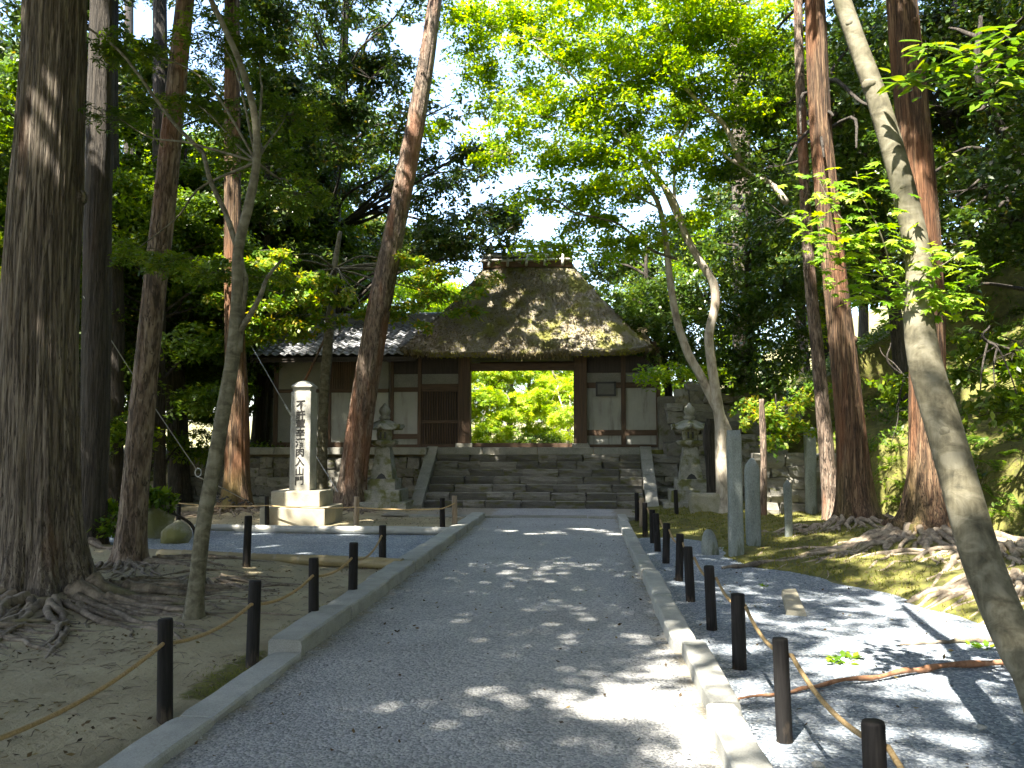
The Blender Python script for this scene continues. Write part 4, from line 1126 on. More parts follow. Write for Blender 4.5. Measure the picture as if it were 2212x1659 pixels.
def make_crown(parent, lobes, mat, seed, per=10, nleaf=40, sr=.45, L=.10, Wd=.05, flat=.18, tilt=.35, nj=.45, prn=False, star=False, bark='darkbark', tw=.012, name='crown', keepf=None, twigs=True):
    r = np.random.default_rng(seed); nleaf = int(nleaf * 1.35); L *= 1.45; Wd *= 1.5
    P, Nn, C, LC, tone = crown_pts(r, lobes, per, nleaf, sr, flat, tilt, nj)
    k = np.ones(len(P), bool)
    if prn: k &= prune(P, seed=seed, lits=prn if isinstance(prn, list) else None)
    if keepf is not None: k &= keepf(P)
    P, Nn, tone = P[k], Nn[k], tone[k]
    if star: V = star_quads(r, P, Nn, L); nv_ = 12
    else: V = leaf_quads(r, P, Nn, L, Wd); nv_ = 4
    Q = np.arange(len(V)).reshape(-1, 4); at_ = np.repeat(tone, nv_); mi = np.zeros(len(Q), int)
    if twigs:
        ck = np.ones(len(C), bool)
        if prn: ck &= prune(C, seed=seed, lits=prn if isinstance(prn, list) else None)
        if keepf is not None: ck &= keepf(C)
        Vt_, Qt_ = twig_mesh(LC[ck], C[ck], tw, tw * .3); Qt_ = Qt_ + len(V)
        mi = np.concatenate([mi, np.ones(len(Qt_), int)]); V = np.vstack([V, Vt_]); Q = np.vstack([Q, Qt_]); at_ = np.concatenate([at_, np.zeros(len(Vt_))])
    return part(name, V, Q, [M[mat], M[bark]], parent, False, at_, mi)

def make_trunk(parent, pts, mat, K=40, rows=60, flute=.06, flare=.5, fh=.35, seed=0, knots=0, name='trunk', wob=.01, lobes=6, cap=True):
    """pts rows: x,y,z,radius"""
    S = spline(pts, rows); P = S[:, :3]; rad = S[:, 3]
    T, Sv, B = frames(P); a_ = np.linspace(0, 2 * np.pi, K, endpoint=False)
    lz = np.concatenate([[0], np.cumsum(np.linalg.norm(np.diff(P, axis=0), axis=1))])
    ca, sa = np.cos(a_), np.sin(a_)
    r0 = rad[0]
    n1 = fbm(ca[None] * 1.2 * lobes / 3 + 0 * lz[:, None], sa[None] * 1.2 * lobes / 3, lz[:, None] * .25, seed, 3) - .5
    n2 = fbm(ca[None] * 5 + 0 * lz[:, None], sa[None] * 5, lz[:, None] * .7, seed + 5, 3) - .5
    mr_ = np.clip(rad[len(rad) // 3] * 55, 7, 20); n3 = 1 - np.abs(2 * fbm(ca[None] * mr_ + 0 * lz[:, None], sa[None] * mr_, lz[:, None] * .8, seed + 9, 2) - 1) * 2.2
    fl = flare * np.exp(-lz / fh)[:, None]
    lob = .55 + .9 * np.clip(np.sin(a_ * lobes / 2 + seed)[None] ** 2 + n1 * 1.2, 0, 1.4)
    Rr = rad[:, None] * (1 + flute * 1.3 * n2 + flute * 1.2 * n1 + flute * .42 * (n3 - .5) + fl * lob)
    V = P[:, None] + Rr[..., None] * (Sv[:, None] * ca[None, :, None] + B[:, None] * sa[None, :, None])
    I = np.arange(rows * K).reshape(rows, K)
    Q = np.stack([I[:-1], np.roll(I[:-1], -1, 1), np.roll(I[1:], -1, 1), I[1:]], -1).reshape(-1, 4).tolist()
    if cap: Q.append([int(i) for i in I[-1]])
    o = part(name, V.reshape(-1, 3), Q, M[mat], parent)
    if knots:
        r = np.random.default_rng(seed)
        for i in range(knots):
            j = int(r.integers(rows // 4, rows - 2)); k = int(r.integers(K)); c = V[j, k]; d_ = c - P[j]; d_ /= np.linalg.norm(d_)
            mb = MB(); rr = rad[j] * r.uniform(.16, .30)
            mb.tube([c - d_ * rr * .6, c + d_ * rr * .35, c + d_ * rr * .7], [rr * 1.25, rr, rr * .55], 8); mb.build('knot', M[mat], o, True)
    return o, P, rad

def px_trunk(pts, Y0, Y1=None):
    """pts rows: u, v, width in picture units; the first row stands on the ground"""
    Y1 = Y0 if Y1 is None else Y1; out = []; n = len(pts)
    for i, (u, v, w_) in enumerate(pts):
        Yd = Y0 + (Y1 - Y0) * i / (n - 1); p = A(u, v, Yd); out.append([*p, w_ * Yd / F / 2])
    out[0][2] = float(H(out[0][0], out[0][1])) - .12
    return np.array(out)

def roots(parent, c, r0, n, seed, Lr=(1.0, 2.6), rad=(.02, .055), arc=(0, 2 * math.pi), mat='root', avoid=None):
    r = np.random.default_rng(seed); c = np.asarray(c)
    for i in range(n):
        a_ = r.uniform(*arc); L = r.uniform(*Lr); rr = r.uniform(*rad); m = max(8, int(L / .13)); st_ = L / m
        rs = r0 * r.uniform(.75, 1.5); p = np.array([c[0] + math.cos(a_) * rs, c[1] + math.sin(a_) * rs]); P = []; ph = r.uniform(0, 6); am = r.uniform(.15, .5)
        lift = r.uniform(.35, 1.0)
        for k in range(m):
            t = k / (m - 1)
            z = float(H(p[0], p[1])) + rr * (1 - .8 * t) * lift - rr * .35 + .03 * math.sin(k * .8 + ph) * (1 - t) * lift - .03 * t ** 3
            if k == 0: z += rr * .5
            P.append((p[0], p[1], z))
            aa = a_ + am * math.sin(k * .45 + ph) + r.normal(0, .22); p = p + st_ * np.array([math.cos(aa), math.sin(aa)])
            if avoid is not None and avoid(p): break
        if len(P) < 4: continue
        t = np.linspace(0, 1, len(P)); V, Q = tube(P, rr * (1 - .78 * t) * (1 + .15 * np.sin(np.arange(len(P)) * 1.7 + ph)), 6, False)
        part('root', V, Q, M[mat], parent)

def tree(name, base, label, group=None, cat='tree'):
    return thing(name, (base[0], base[1], float(H(base[0], base[1]))), label, cat, group)

def limb(parent, a_, b_, r0, r1, mat, bend=.12, seed=0, name='limb', k=7):
    r = np.random.default_rng(seed); a_ = np.asarray(a_, float); b_ = np.asarray(b_, float); L = np.linalg.norm(b_ - a_)
    P = [a_, a_ + (b_ - a_) * .35 + r.normal(0, bend * L * .5, 3) + [0, 0, bend * L * .4], a_ + (b_ - a_) * .7 + r.normal(0, bend * L * .4, 3) + [0, 0, bend * L * .4], b_]
    S = spline(P, 12); V, Q = tube(S, np.linspace(r0, r1, 12), k); return part(name, V, Q, M[mat], parent)

def lobe_px(lst, rx=1.2, rz=.7):
    out = []
    for t in lst:
        u, v, Yd = t[:3]; p = A(u, v, Yd); out.append((p[0], p[1], p[2], t[3] if len(t) > 3 else rx, t[4] if len(t) > 4 else rz))
    return out

# lit places on the ground and on things
for t in [(1380, 1530, .30), (1290, 1522, .22), (1460, 1500, .22), (780, 1525, .15), (860, 1532, .12), (1050, 1490, .12), (1150, 1510, .10), (1490, 1400, .26), (1430, 1375, .22), (1420, 1440, .20), (1500, 1560, .16), (1545, 1610, .26), (1560, 1500, .22), (1470, 1450, .2),
          (950, 1560, .10), (700, 1500, .10), (1250, 1450, .10), (1340, 1478, .14),
          (1780, 1290, .3), (1900, 1330, .42), (1990, 1390, .45), (2090, 1420, .4), (1850, 1390, .35), (1720, 1345, .3), (1650, 1330, .25), (2060, 1350, .35), (1600, 1390, .25), (1780, 1440, .28), (1950, 1470, .25), (2120, 1520, .28), (1640, 1480, .2), (1600, 1560, .2), (1700, 1610, .22), (1850, 1560, .2), (2000, 1580, .2), (1950, 1420, .3),
          (1520, 1400, .2), (1470, 1290, .14), (1440, 1255, .12), (1600, 1270, .15), (1400, 1195, .15), (1385, 1175, .15),
          (160, 1560, .10), (620, 1300, .12), (560, 1320, .10), (440, 1330, .14), (1010, 1095, .2)]:
    lit_g(*t)
for u in range(430, 1360, 48): lit_g(u, 1148 + 6 * math.sin(u * .1), .26 if u > 560 else .18)
for u in range(480, 1000, 90): lit_g(u, 1190 + 10 * math.sin(u), .13)
for t in [(1430, 1140, .3), (1500, 1135, .32), (1390, 1128, .25), (1570, 1130, .2), (2050, 1250, .42), (1985, 1290, .40), (2110, 1305, .42), (1890, 1235, .3), (1830, 1180, .28), (1760, 1190, .2), (2190, 1330, .4), (2190, 1260, .3), (1700, 1160, .25), (1950, 1215, .3), (2010, 1225, .4), (2080, 1280, .4), (2150, 1290, .4), (1930, 1260, .3), (2040, 1310, .35), (2160, 1350, .4), (1860, 1210, .25), (1790, 1165, .25), (1650, 1140, .25), (1450, 1125, .25)]: lit_g(*t, .15)
for z in (.2, .5, .7): LIT.append((np.array([MX - .3, MY - .5, z]), .5)); LIT.append((np.array([MX + .35, MY - .5, z]), .5))
for k, z in enumerate(np.linspace(.9, 2.8, 9)): LIT.append((np.array([MX - .10 + .20 * (k % 2), MY - .2, z]), .34, .12))
for t in [(500, 900, 18.4, .26), (505, 1000, 18.4, .26), (510, 800, 18.4, .2), (492, 640, 18.4, .22), (490, 560, 18.5, .2), (750, 1040, 19.8, .22), (775, 980, 19.8, .16), (790, 900, 19.8, .14), (800, 830, 19.8, .2), (900, 250, 19.8, .4), (920, 130, 19.8, .4), (870, 400, 19.8, .3), (745, 1070, 19.6, .2),
          (2005, 1010, 12.4, .22), (1990, 900, 12.4, .2), (2010, 1090, 12.3, .2), (1985, 1160, 12.2, .2), (1960, 1170, 12.2, .15), (1990, 680, 12.4, .2), (1800, 700, 14.7, .2), (1790, 780, 14.7, .14), (1815, 850, 14.7, .14), (1765, 120, 14.7, .4), (1770, 220, 14.7, .3), (1830, 950, 14.6, .14), (1775, 620, 14.6, .15),
          (1985, 560, 5.4, .22), (2000, 620, 5.4, .2), (1990, 700, 5.3, .14), (1900, 250, 5.5, .3), (1860, 120, 5.5, .25),
          (1545, 660, 18.6, .35), (1500, 540, 18.6, .4), (1440, 430, 18.6, .5), (1560, 1000, 18.6, .25), (1480, 880, 20.2, .30), (1485, 905, 20.2, .25), (1480, 1020, 20.2, .22), (1440, 1060, 20.1, .16),
          (1350, 992, 22.0, .25), (1372, 1010, 21.8, .22), (1385, 1040, 21.2, .25), (1340, 1020, 21.4, .18), (1400, 1075, 20.6, .2),
          (1600, 960, 11.5, .16), (1620, 1020, 11.6, .16), (1704, 1080, 12.9, .12), (1590, 1170, 11.4, .14), (1535, 1150, 11.8, .16)]: lit_a(*t)
ROOF_LIT = []
def roofp(u, v): return A(u, v, 22.15 + 2.05 * (772 - v) / 197.0)
_rr = np.random.default_rng(12)
ROOF_PX = [(1050, 592, .2), (1080, 605, .2)]
for k in range(85):
    t_ = _rr.random(); ROOF_PX.append((1050 + 270 * t_ + _rr.normal(0, 26), min(764, 592 + 165 * t_ ** .8 + _rr.normal(0, 20)), _rr.uniform(.06, .16)))
for k in range(26): ROOF_PX.append((_rr.uniform(1200, 1395), _rr.uniform(690, 762), _rr.uniform(.05, .11)))
for u, v, r_ in ROOF_PX:
    LIT.append((roofp(u, v), r_ * 1.45)); ROOF_LIT.append((roofp(u, v), r_ * 1.5, .2))
for u in range(600, 880, 36): LIT.append((A(u, 735, 23.2), .35)); LIT.append((A(u + 15, 712, 23.8), .3))
LIT_SMALL = list(LIT)
for t in [(1850, 500, 5.2, .7), (1800, 430, 5.2, .6), (1930, 560, 5.1, .6), (2040, 570, 5.0, .5), (2100, 140, 4.95, .7), (2180, 110, 4.95, .6), (2010, 170, 4.95, .5),
          (560, 600, 19.0, 1.0), (640, 640, 19.0, .9), (520, 680, 19.0, .6), (960, 620, 19.6, 1.0), (1030, 640, 20, .8), (890, 620, 19.6, .6), (420, 680, 15, .6),
          (1150, 300, 20, 1.8), (1250, 150, 19, 2.2), (1400, 200, 19, 2.2), (1520, 160, 19, 2.2), (1350, 350, 19, 1.8), (1620, 120, 20, 1.6), (1200, 420, 20, 1.6), (1100, 120, 20.5, 1.6), (1300, 60, 19, 2),
          (1350, 640, 24, 1.3), (1500, 560, 23, 1.2), (1600, 480, 23, 1.0), (1700, 330, 18, 1.0), (1830, 320, 15, .7), (2080, 480, 15, .6), (1650, 900, 19, .9), (1700, 860, 19, .8), (1930, 830, 16, 1.0), (2160, 680, 17, 1.2), (2180, 1000, 11.5, .7), (2100, 700, 17, .6), (1880, 760, 17, .6), (2200, 900, 11, .5)]: lit_a(*t)

r = np.random.default_rng(55)
for k in range(46): lit_a(r.uniform(130, 620), r.uniform(-20, 950), r.uniform(20, 27), r.uniform(.4, 1.1))
for k in range(40): lit_a(r.uniform(1280, 2200), r.uniform(0, 820), r.uniform(15, 25), r.uniform(.35, .9))
for k in range(16): lit_a(r.uniform(560, 1050), r.uniform(100, 560), r.uniform(22.5, 25), r.uniform(.3, .7))
for k in range(26): lit_a(r.uniform(1860, 2215), r.uniform(560, 1120), r.uniform(11.5, 17), r.uniform(.25, .6))
for u in (1030, 1080, 1130, 1180, 1230):
    for v in (810, 860, 910, 945): lit_a(u, v, 31, 1.0)
CANOPY_TREES = []   # (thing, xy, trunk polyline)
# --- the great cedar at the left
t1 = tree('cedar_tree', (-5.35, 8.2), 'huge grey-brown cedar trunk with furrowed bark and spreading roots')
pts = px_trunk([(84, 1330, 180), (86, 1150, 160), (86, 900, 155), (90, 600, 150), (114, 200, 138), (120, 0, 132), (128, -400, 128), (136, -1000, 100), (140, -1800, 60), (146, -2800, 26)], 8.2)
make_trunk(t1, pts, 'cedar', 190, 200, .12, .30, .55, 3, 5, lobes=9); CANOPY_TREES.append((t1, pts))
roots(t1, (-5.3, 8.0), .55, 80, 31, (.9, 3.2), (.012, .045), (-1.9, 1.0), avoid=lambda p: p[0] > -2.5)
roots(t1, (-5.3, 6.7), .3, 46, 38, (.6, 2.0), (.010, .032), (-2.7, .3), avoid=lambda p: p[0] > -3.0)
roots(t1, (-5.3, 8.0), .45, 10, 32, (.5, 1.2), (.05, .11), (-2.2, .8), avoid=lambda p: p[0] > -2.5)
# --- leaning reddish trunk beside it
t2 = tree('cedar_tree', (-5.45, 10.3), 'slightly leaning reddish-grey trunk between the great cedar and the slim maple')
pts = px_trunk([(278, 1258, 74), (285, 1150, 58), (306, 900, 54), (332, 640, 50), (357, 420, 48), (381, 180, 43), (400, 0, 39), (425, -250, 36), (450, -700, 24), (480, -1900, 9)], 10.3)
make_trunk(t2, pts, 'pine', 100, 110, .07, .35, .30, 5, 8); CANOPY_TREES.append((t2, pts))
roots(t2, pts[0][:2], .30, 60, 33, (.8, 2.8), (.012, .036), (-2.2, .9), avoid=lambda p: p[0] > -2.5 or p[1] > 12.0)
roots(t2, (-4.3, 9.3), .2, 46, 37, (.6, 2.0), (.010, .030), (-2.4, .8), avoid=lambda p: p[0] > -2.5 or p[1] > 11.0)
# --- dark trunks behind at the left
t1b = tree('cedar_tree', (-7.6, 13.0), 'dark trunk standing in shade right behind the great cedar')
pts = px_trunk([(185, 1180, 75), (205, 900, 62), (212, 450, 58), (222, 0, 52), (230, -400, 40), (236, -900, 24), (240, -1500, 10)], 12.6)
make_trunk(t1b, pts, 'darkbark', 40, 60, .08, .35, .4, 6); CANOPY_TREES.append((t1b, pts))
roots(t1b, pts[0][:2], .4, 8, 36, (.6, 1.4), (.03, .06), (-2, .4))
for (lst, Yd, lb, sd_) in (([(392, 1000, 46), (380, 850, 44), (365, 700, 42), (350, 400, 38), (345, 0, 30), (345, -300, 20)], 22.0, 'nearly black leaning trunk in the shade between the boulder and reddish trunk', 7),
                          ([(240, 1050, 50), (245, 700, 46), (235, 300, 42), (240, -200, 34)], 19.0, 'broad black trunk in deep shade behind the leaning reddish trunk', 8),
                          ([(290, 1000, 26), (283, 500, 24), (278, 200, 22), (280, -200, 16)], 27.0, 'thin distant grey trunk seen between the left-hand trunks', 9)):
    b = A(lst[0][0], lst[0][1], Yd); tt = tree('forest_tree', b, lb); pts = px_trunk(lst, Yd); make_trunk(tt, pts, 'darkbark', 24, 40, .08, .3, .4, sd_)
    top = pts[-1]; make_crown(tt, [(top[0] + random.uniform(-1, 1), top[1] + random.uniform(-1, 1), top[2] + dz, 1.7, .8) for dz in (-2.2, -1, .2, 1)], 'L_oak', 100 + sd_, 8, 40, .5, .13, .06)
# --- sunlit red trunk
t3 = tree('cedar_tree', G(508, 1120), 'straight sunlit red-barked trunk behind the slim maple, chained at its foot')
pts = px_trunk([(508, 1128, 66), (512, 1050, 56), (512, 900, 52), (505, 650, 40), (502, 350, 36), (501, 0, 33), (500, -250, 28), (500, -600, 18)], 18.7)
make_trunk(t3, pts, 'cedar_red', 80, 110, .10, .45, .35, 11, 6); CANOPY_TREES.append((t3, pts))
roots(t3, pts[0][:2], .40, 26, 34, (.6, 2.0), (.02, .05), (-3.3, .3))
# --- leaning trunk in the middle
t5 = tree('pine_tree', G(757, 1098), 'long red-barked trunk leaning over towards the gate behind the inscribed pillar')
pts = px_trunk([(756, 1104, 66), (762, 1040, 58), (780, 900, 56), (812, 700, 53), (850, 510, 46), (888, 320, 42), (918, 150, 36), (940, 0, 30), (972, -220, 24), (1010, -500, 16)], 19.8)
make_trunk(t5, pts, 'pine', 80, 120, .10, .35, .35, 12, 9); CANOPY_TREES.append((t5, pts))
roots(t5, pts[0][:2], .38, 24, 35, (.6, 2.2), (.02, .045), (-3.2, .1))
# --- right-hand cedars
t10 = tree('cedar_tree', G(1853, 1155), 'red-brown cedar trunk with flaring foot, one of a close pair behind the slim pale stone')
pts = px_trunk([(1853, 1160, 80), (1849, 1080, 68), (1835, 900, 56), (1814, 700, 50), (1799, 560, 47), (1774, 300, 44), (1762, 60, 41), (1754, -150, 36), (1742, -600, 24), (1735, -1150, 9)], 14.8)
make_trunk(t10, pts, 'cedar_red', 110, 120, .14, .42, .45, 14, 5, lobes=8); CANOPY_TREES.append((t10, pts))
roots(t10, pts[0][:2], .42, 40, 41, (.8, 2.6), (.018, .05), (-3.3, .2), mat='root_pale', avoid=lambda p: p[0] < moss_x(p[1]) - .3)
t9 = tree('cedar_tree', G(1800, 1120), 'slimmer smooth greyish trunk standing tight behind the flaring cedar')
pts = px_trunk([(1800, 1128, 40), (1792, 1050, 33), (1770, 800, 27), (1750, 600, 25), (1737, 380, 22), (1726, 100, 19), (1722, -200, 18)], 16.6)
make_trunk(t9, pts, 'pine', 32, 80, .06, .4, .3, 15)
t11 = tree('cedar_tree', G(2010, 1192), 'big red cedar with wide mossy foot behind the leaning smooth tree')
pts = px_trunk([(2010, 1205, 112), (2012, 1120, 94), (2008, 1000, 76), (2004, 850, 70), (1998, 600, 70), (1975, 300, 66), (1948, 0, 60), (1930, -250, 52), (1900, -800, 28), (1880, -1500, 10)], 12.5)
make_trunk(t11, pts, 'cedar_red', 130, 130, .13, .45, .50, 16, 4, lobes=9); CANOPY_TREES.append((t11, pts))
av = lambda p: p[0] < moss_x(p[1]) - .25
roots(t11, pts[0][:2], .60, 74, 42, (.8, 3.4), (.018, .06), (-3.0, .0), mat='root_pale', avoid=av)
roots(t11, (5.6, 8.0), .3, 30, 45, (.6, 2.0), (.02, .07), (-3.6, 2.0), mat='root_pale', avoid=av)
roots(t11, (5.0, 10.6), .4, 60, 43, (.6, 2.2), (.02, .06), (-3.4, .6), mat='root_pale', avoid=av)
roots(t11, (4.6, 9.0), .3, 50, 44, (.6, 2.0), (.02, .065), (-3.2, 1.2), mat='root_pale', avoid=av)

# --- leaning smooth tree in front, at the right
b12 = G(2335, 1650)
t12 = tree('maple_tree', b12, 'smooth grey-green leaning trunk rising from the gravel in front of the cedars')
pts = px_trunk([(2335, 1650, 100), (2250, 1495, 84), (2204, 1405, 80), (2168, 1330, 77), (2118, 1200, 76), (2072, 1040, 72), (2035, 910, 70), (2000, 790, 66), (1985, 690, 60), (1983, 560, 52), (1952, 410, 48), (1900, 230, 44), (1850, 90, 38), (1815, -10, 36), (1770, -150, 30), (1700, -420, 20)], 4.2, 5.7)
_, P12, R12 = make_trunk(t12, pts, 'smooth', 36, 130, .035, .15, .2, 17, 0, wob=.0)
make_crown(t12, [(pts[-1][0] + dx, pts[-1][1] + dy, pts[-1][2] + dz, .8, .2) for dx, dy, dz in ((0, 0, .3), (-.8, .2, .6), (.7, -.3, .5), (-.2, -.8, .8), (.3, .7, .9), (-1.2, -.5, .9))], 'L_spring', 170, 14, 26, .3, .07, .035, .12, .25, .4, True, True, 'smooth', .008)
for u, v, w_ in ((1845, 205, 22), (1880, 185, 16), (1987, 600, 14), (1990, 760, 16), (2040, 935, 20), (1830, 60, 14), (1950, 420, 12)):
    uu_, vv_, _ = proj(P12); j_ = int(np.argmin(np.hypot(uu_ - u, vv_ - v))); d_ = -P12[j_] / np.linalg.norm(P12[j_]); d_ = np.array([d_[0] + (u - uu_[j_]) * .02, d_[1], 0]); d_ /= np.linalg.norm(d_); c = P12[j_] + d_ * R12[j_] * .92; rr = w_ * P12[j_][1] / F / 2; mb = MB(); mb.tube([c - d_ * .02, c + d_ * rr * .35, c + d_ * rr * .55], [rr * 1.5, rr, rr * .55], 9); mb.build('knot', M['smooth'], t12, True)

tq = tree('pine_tree', (6.0, 27.5), 'grey trunk rising behind the bright maple crown')
pts = np.array([[*A(u, v, 27.0), w_ * 27.0 / F / 2] for u, v, w_ in ((1600, 700, 44), (1602, 420, 40), (1600, 200, 37), (1585, 60, 34), (1580, -60, 30), (1578, -300, 16))]); pts[0][2] = float(H(pts[0][0], pts[0][1])) - .1
make_trunk(tq, pts, 'cedar', 30, 60, .08, .2, .4, 27, 4)
make_crown(tq, [(pts[-1][0] + dx, pts[-1][1] + dy, pts[-1][2] + dz, 1.6, .5) for dx, dy, dz in ((0, 0, .5), (1.2, .5, -.8), (-1.2, .3, -.6), (.3, 1, 1.2))], 'L_cedar', 171, 8, 34, .5, .13, .06)
# --- slim maple at the left
t4 = tree('maple_tree', G(418, 1345), 'slim curving pale-barked maple rising from the dirt by the black posts')
pts = px_trunk([(416, 1352, 44), (425, 1260, 35), (440, 1130, 33), (462, 1010, 33), (482, 890, 32), (503, 770, 31), (512, 650, 27), (515, 540, 23), (538, 440, 21), (554, 350, 18), (550, 250, 16), (520, 140, 14), (480, 50, 13), (452, -10, 12), (420, -100, 9)], 7.4)
make_trunk(t4, pts, 'smooth', 28, 110, .05, .55, .12, 18)
limb(t4, A(516, 720, 7.4), A(610, 560, 7.6), .030, .012, 'smooth', .10, 3)
limb(t4, A(514, 760, 7.4), A(530, 600, 7.45), .042, .030, 'smooth', .03, 4)
limb(t4, A(530, 600, 7.45), A(515, 540, 7.4), .030, .022, 'smooth', .05, 5)
limb(t4, A(440, 330, 7.6), A(190, 60, 8.2), .022, .012, 'smooth', .05, 6)
limb(t4, A(515, 545, 7.4), A(440, 330, 7.6), .028, .022, 'smooth', .06, 7)
lob = lobe_px([(380, 560, 8.5, .55, .06), (470, 590, 8.3, .5, .06), (560, 600, 8.2, .4, .06), (300, 535, 8.8, .4, .06), (420, 220, 8.4, .6, .10), (330, 120, 8.6, .6, .1), (560, 330, 8.4, .6, .1), (620, 250, 8.8, .6, .1), (470, 80, 8.2, .6, .1), (640, 420, 8.6, .5, .08), (250, 250, 8.6, .4, .08), (560, 120, 8.6, .6, .1)])
make_crown(t4, lob, 'L_mid', 118, 40, 26, .22, .055, .03, .12, .2, .4, True, True, 'smooth', .006)
for l in lob[3:]: limb(t4, pts[9][:3] if l[2] > 3.2 else pts[7][:3], l[:3], .014, .006, 'smooth', .08, int(abs(l[0] * 100)))

# --- pale many-stemmed maple by the steps, bright crown
b8 = G(1566, 1112)
t8 = tree('maple_tree', b8, 'pale-barked many-stemmed maple with bright yellow-green crown beside the steps')
pm = px_trunk([(1566, 1120, 36), (1562, 1040, 30), (1558, 960, 27), (1556, 915, 25), (1546, 850, 22), (1535, 770, 20), (1532, 720, 20), (1545, 660, 19), (1540, 610, 18), (1510, 560, 17), (1480, 505, 15), (1458, 440, 14), (1425, 390, 12), (1395, 350, 10), (1345, 280, 7)], 18.7, 18.4)
make_trunk(t8, pm, 'pale', 24, 110, .06, .4, .15, 19)
ps = np.array([[*A(u, v, 18.65), w_ * 18.65 / F / 2] for u, v, w_ in ((1580, 950, 20), (1548, 880, 20), (1515, 815, 19), (1485, 760, 18), (1462, 690, 16), (1448, 610, 15), (1438, 520, 13), (1425, 450, 11), (1400, 400, 9), (1360, 340, 7))])
make_trunk(t8, ps, 'pale', 18, 70, .05, 0, .2, 20, name='stem')
V, Q = tube(spline([A(1572, 1090, 18.7), A(1585, 1010, 18.7), A(1580, 945, 18.66)], 8), np.linspace(.12, .10, 8), 10); part('stem', V, Q, M['smooth'], t8)
for k, (a0, b0, r0) in enumerate((((1500, 545), (1420, 380), .07), ((1420, 380), (1330, 300), .05), ((1458, 440), (1470, 300), .05), ((1462, 560), (1290, 470), .045), ((1290, 470), (1160, 430), .035), ((1395, 350), (1250, 180), .05), ((1250, 180), (1150, 90), .04), ((1470, 300), (1560, 150), .045), ((1360, 340), (1300, 120), .04), ((1600, 350), (1490, 200), .09), ((1700, 440), (1600, 350), .10), ((1490, 200), (1400, 100), .06), ((1640, 390), (1560, 330), .05), ((1425, 450), (1300, 380), .035))):
    limb(t8, A(*a0, 18.5), A(*b0, 18.6 + .3 * (k % 3)), r0 * .8, r0 * .45, 'pale' if k not in (3, 4, 8) else 'smooth', .08, 60 + k)
lob = lobe_px([(1110, 330, 20.2, 1.1, .22), (1060, 150, 20.6, 1.2, .25), (1180, 255, 19.2, 1.4, .25), (1280, 330, 19, 1.4, .22), (1380, 260, 18.6, 1.4, .25), (1480, 190, 19, 1.5, .25), (1565, 260, 19.4, 1.4, .25), (1620, 120, 20, 1.4, .25), (1450, 70, 18.6, 1.5, .25), (1330, 130, 18.8, 1.5, .25), (1220, 100, 19, 1.5, .25), (1130, 190, 20.4, 1.1, .22), (1090, 30, 20.2, 1.3, .25), (1210, -10, 19, 1.5, .25), (1340, -10, 18.2, 1.5, .25), (1490, -30, 18.4, 1.5, .25), (1600, 10, 19.2, 1.5, .25),
               (1250, 420, 19.5, 1.3, .20), (1350, 400, 18.4, 1.1, .20), (1160, 440, 20.4, 1.0, .18), (1430, 330, 18.2, 1.2, .2), (1540, 360, 19.5, 1.2, .22), (1290, 480, 19.8, 1.0, .18), (1190, 340, 19.6, 1.1, .2), (1400, 160, 18.6, 1.4, .25), (1550, 60, 19, 1.5, .25), (1270, 210, 18.8, 1.3, .22), (1660, 230, 20, 1.2, .22),
               (1430, 805, 19.2, .7, .10), (1500, 800, 19.3, .6, .10), (1380, 520, 18.8, 1.0, .18), (1470, 470, 18.6, .9, .18), (1180, 530, 20.4, .8, .15), (1000, 90, 20.8, .9, .16), (960, 190, 21, .7, .14), (1030, 230, 20.8, .8, .15), (970, 20, 21, .9, .16), (1010, 150, 20.6, .9, .16), (1060, 300, 20.6, .8, .15), (960, 280, 21, .7, .14), (1130, 60, 20, 1.2, .2), (1040, 30, 20.4, 1.0, .18), (1240, 520, 20.6, .7, .12), (1280, 550, 21, .6, .12)])
make_crown(t8, [(a_[0], a_[1], a_[2], a_[3] * 1.08, a_[4] * 1.25) for a_ in lob], 'L_maple', 119, 20, 48, .40, .080, .042, .10, .24, .42, ROOF_LIT, False, 'pale', .008)

# --- big dark evergreen behind the tiled roof
t6 = tree('evergreen_tree', (-7.4, 26.8), 'large dark evergreen oak with sky showing through behind the tiled building')
p6 = px_trunk([(735, 960, 34), (728, 700, 32), (722, 500, 30), (724, 350, 26), (735, 200, 22), (745, 60, 18), (750, -100, 12)], 26.5)
make_trunk(t6, p6, 'darkbark', 24, 60, .06, .3, .3, 21)
r = np.random.default_rng(66); lst = []
for i in range(64):
    u = r.uniform(560, 930); v = r.uniform(-40, 560)
    lst.append((u, v, r.uniform(22.5, 27), r.uniform(.8, 1.4), r.uniform(.25, .45)))
for i in range(26):
    lst.append((r.uniform(540, 880), r.uniform(-60, 260), r.uniform(22, 26), r.uniform(.9, 1.4), r.uniform(.3, .5)))
for i in range(28):
    lst.append((r.uniform(905, 1085), r.uniform(210, 540), r.uniform(21.8, 25.5), r.uniform(.7, 1.1), r.uniform(.2, .35)))
lst += [(1100, 430, 22.2, .8, .25), (1050, 500, 21.8, .9, .25), (1110, 490, 22.0, .6, .2), (990, 520, 22, .9, .25), (1010, 460, 22.3, .9, .3), (930, 510, 22, .9, .3)]
holes = [(770, 320, 60), (740, 350, 45), (660, 330, 45), (640, 130, 45), (560 + 130, 470, 40), (845, 300, 40), (760, 220, 40), (690, 230, 35), (990, 400, 40), (880, 560, 30), (760, 540, 40)]
def hole_keep(P):
    u, v, zz_ = proj(P); k = np.ones(len(P), bool); nn_ = vnoise(u * .05, v * .05, 0, 3)
    return k
lob6 = lobe_px(lst)
gapn = lambda P: fbm(P[:, 0] * .9, P[:, 2] * 1.1, P[:, 1] * .25, 91, 3) < .60
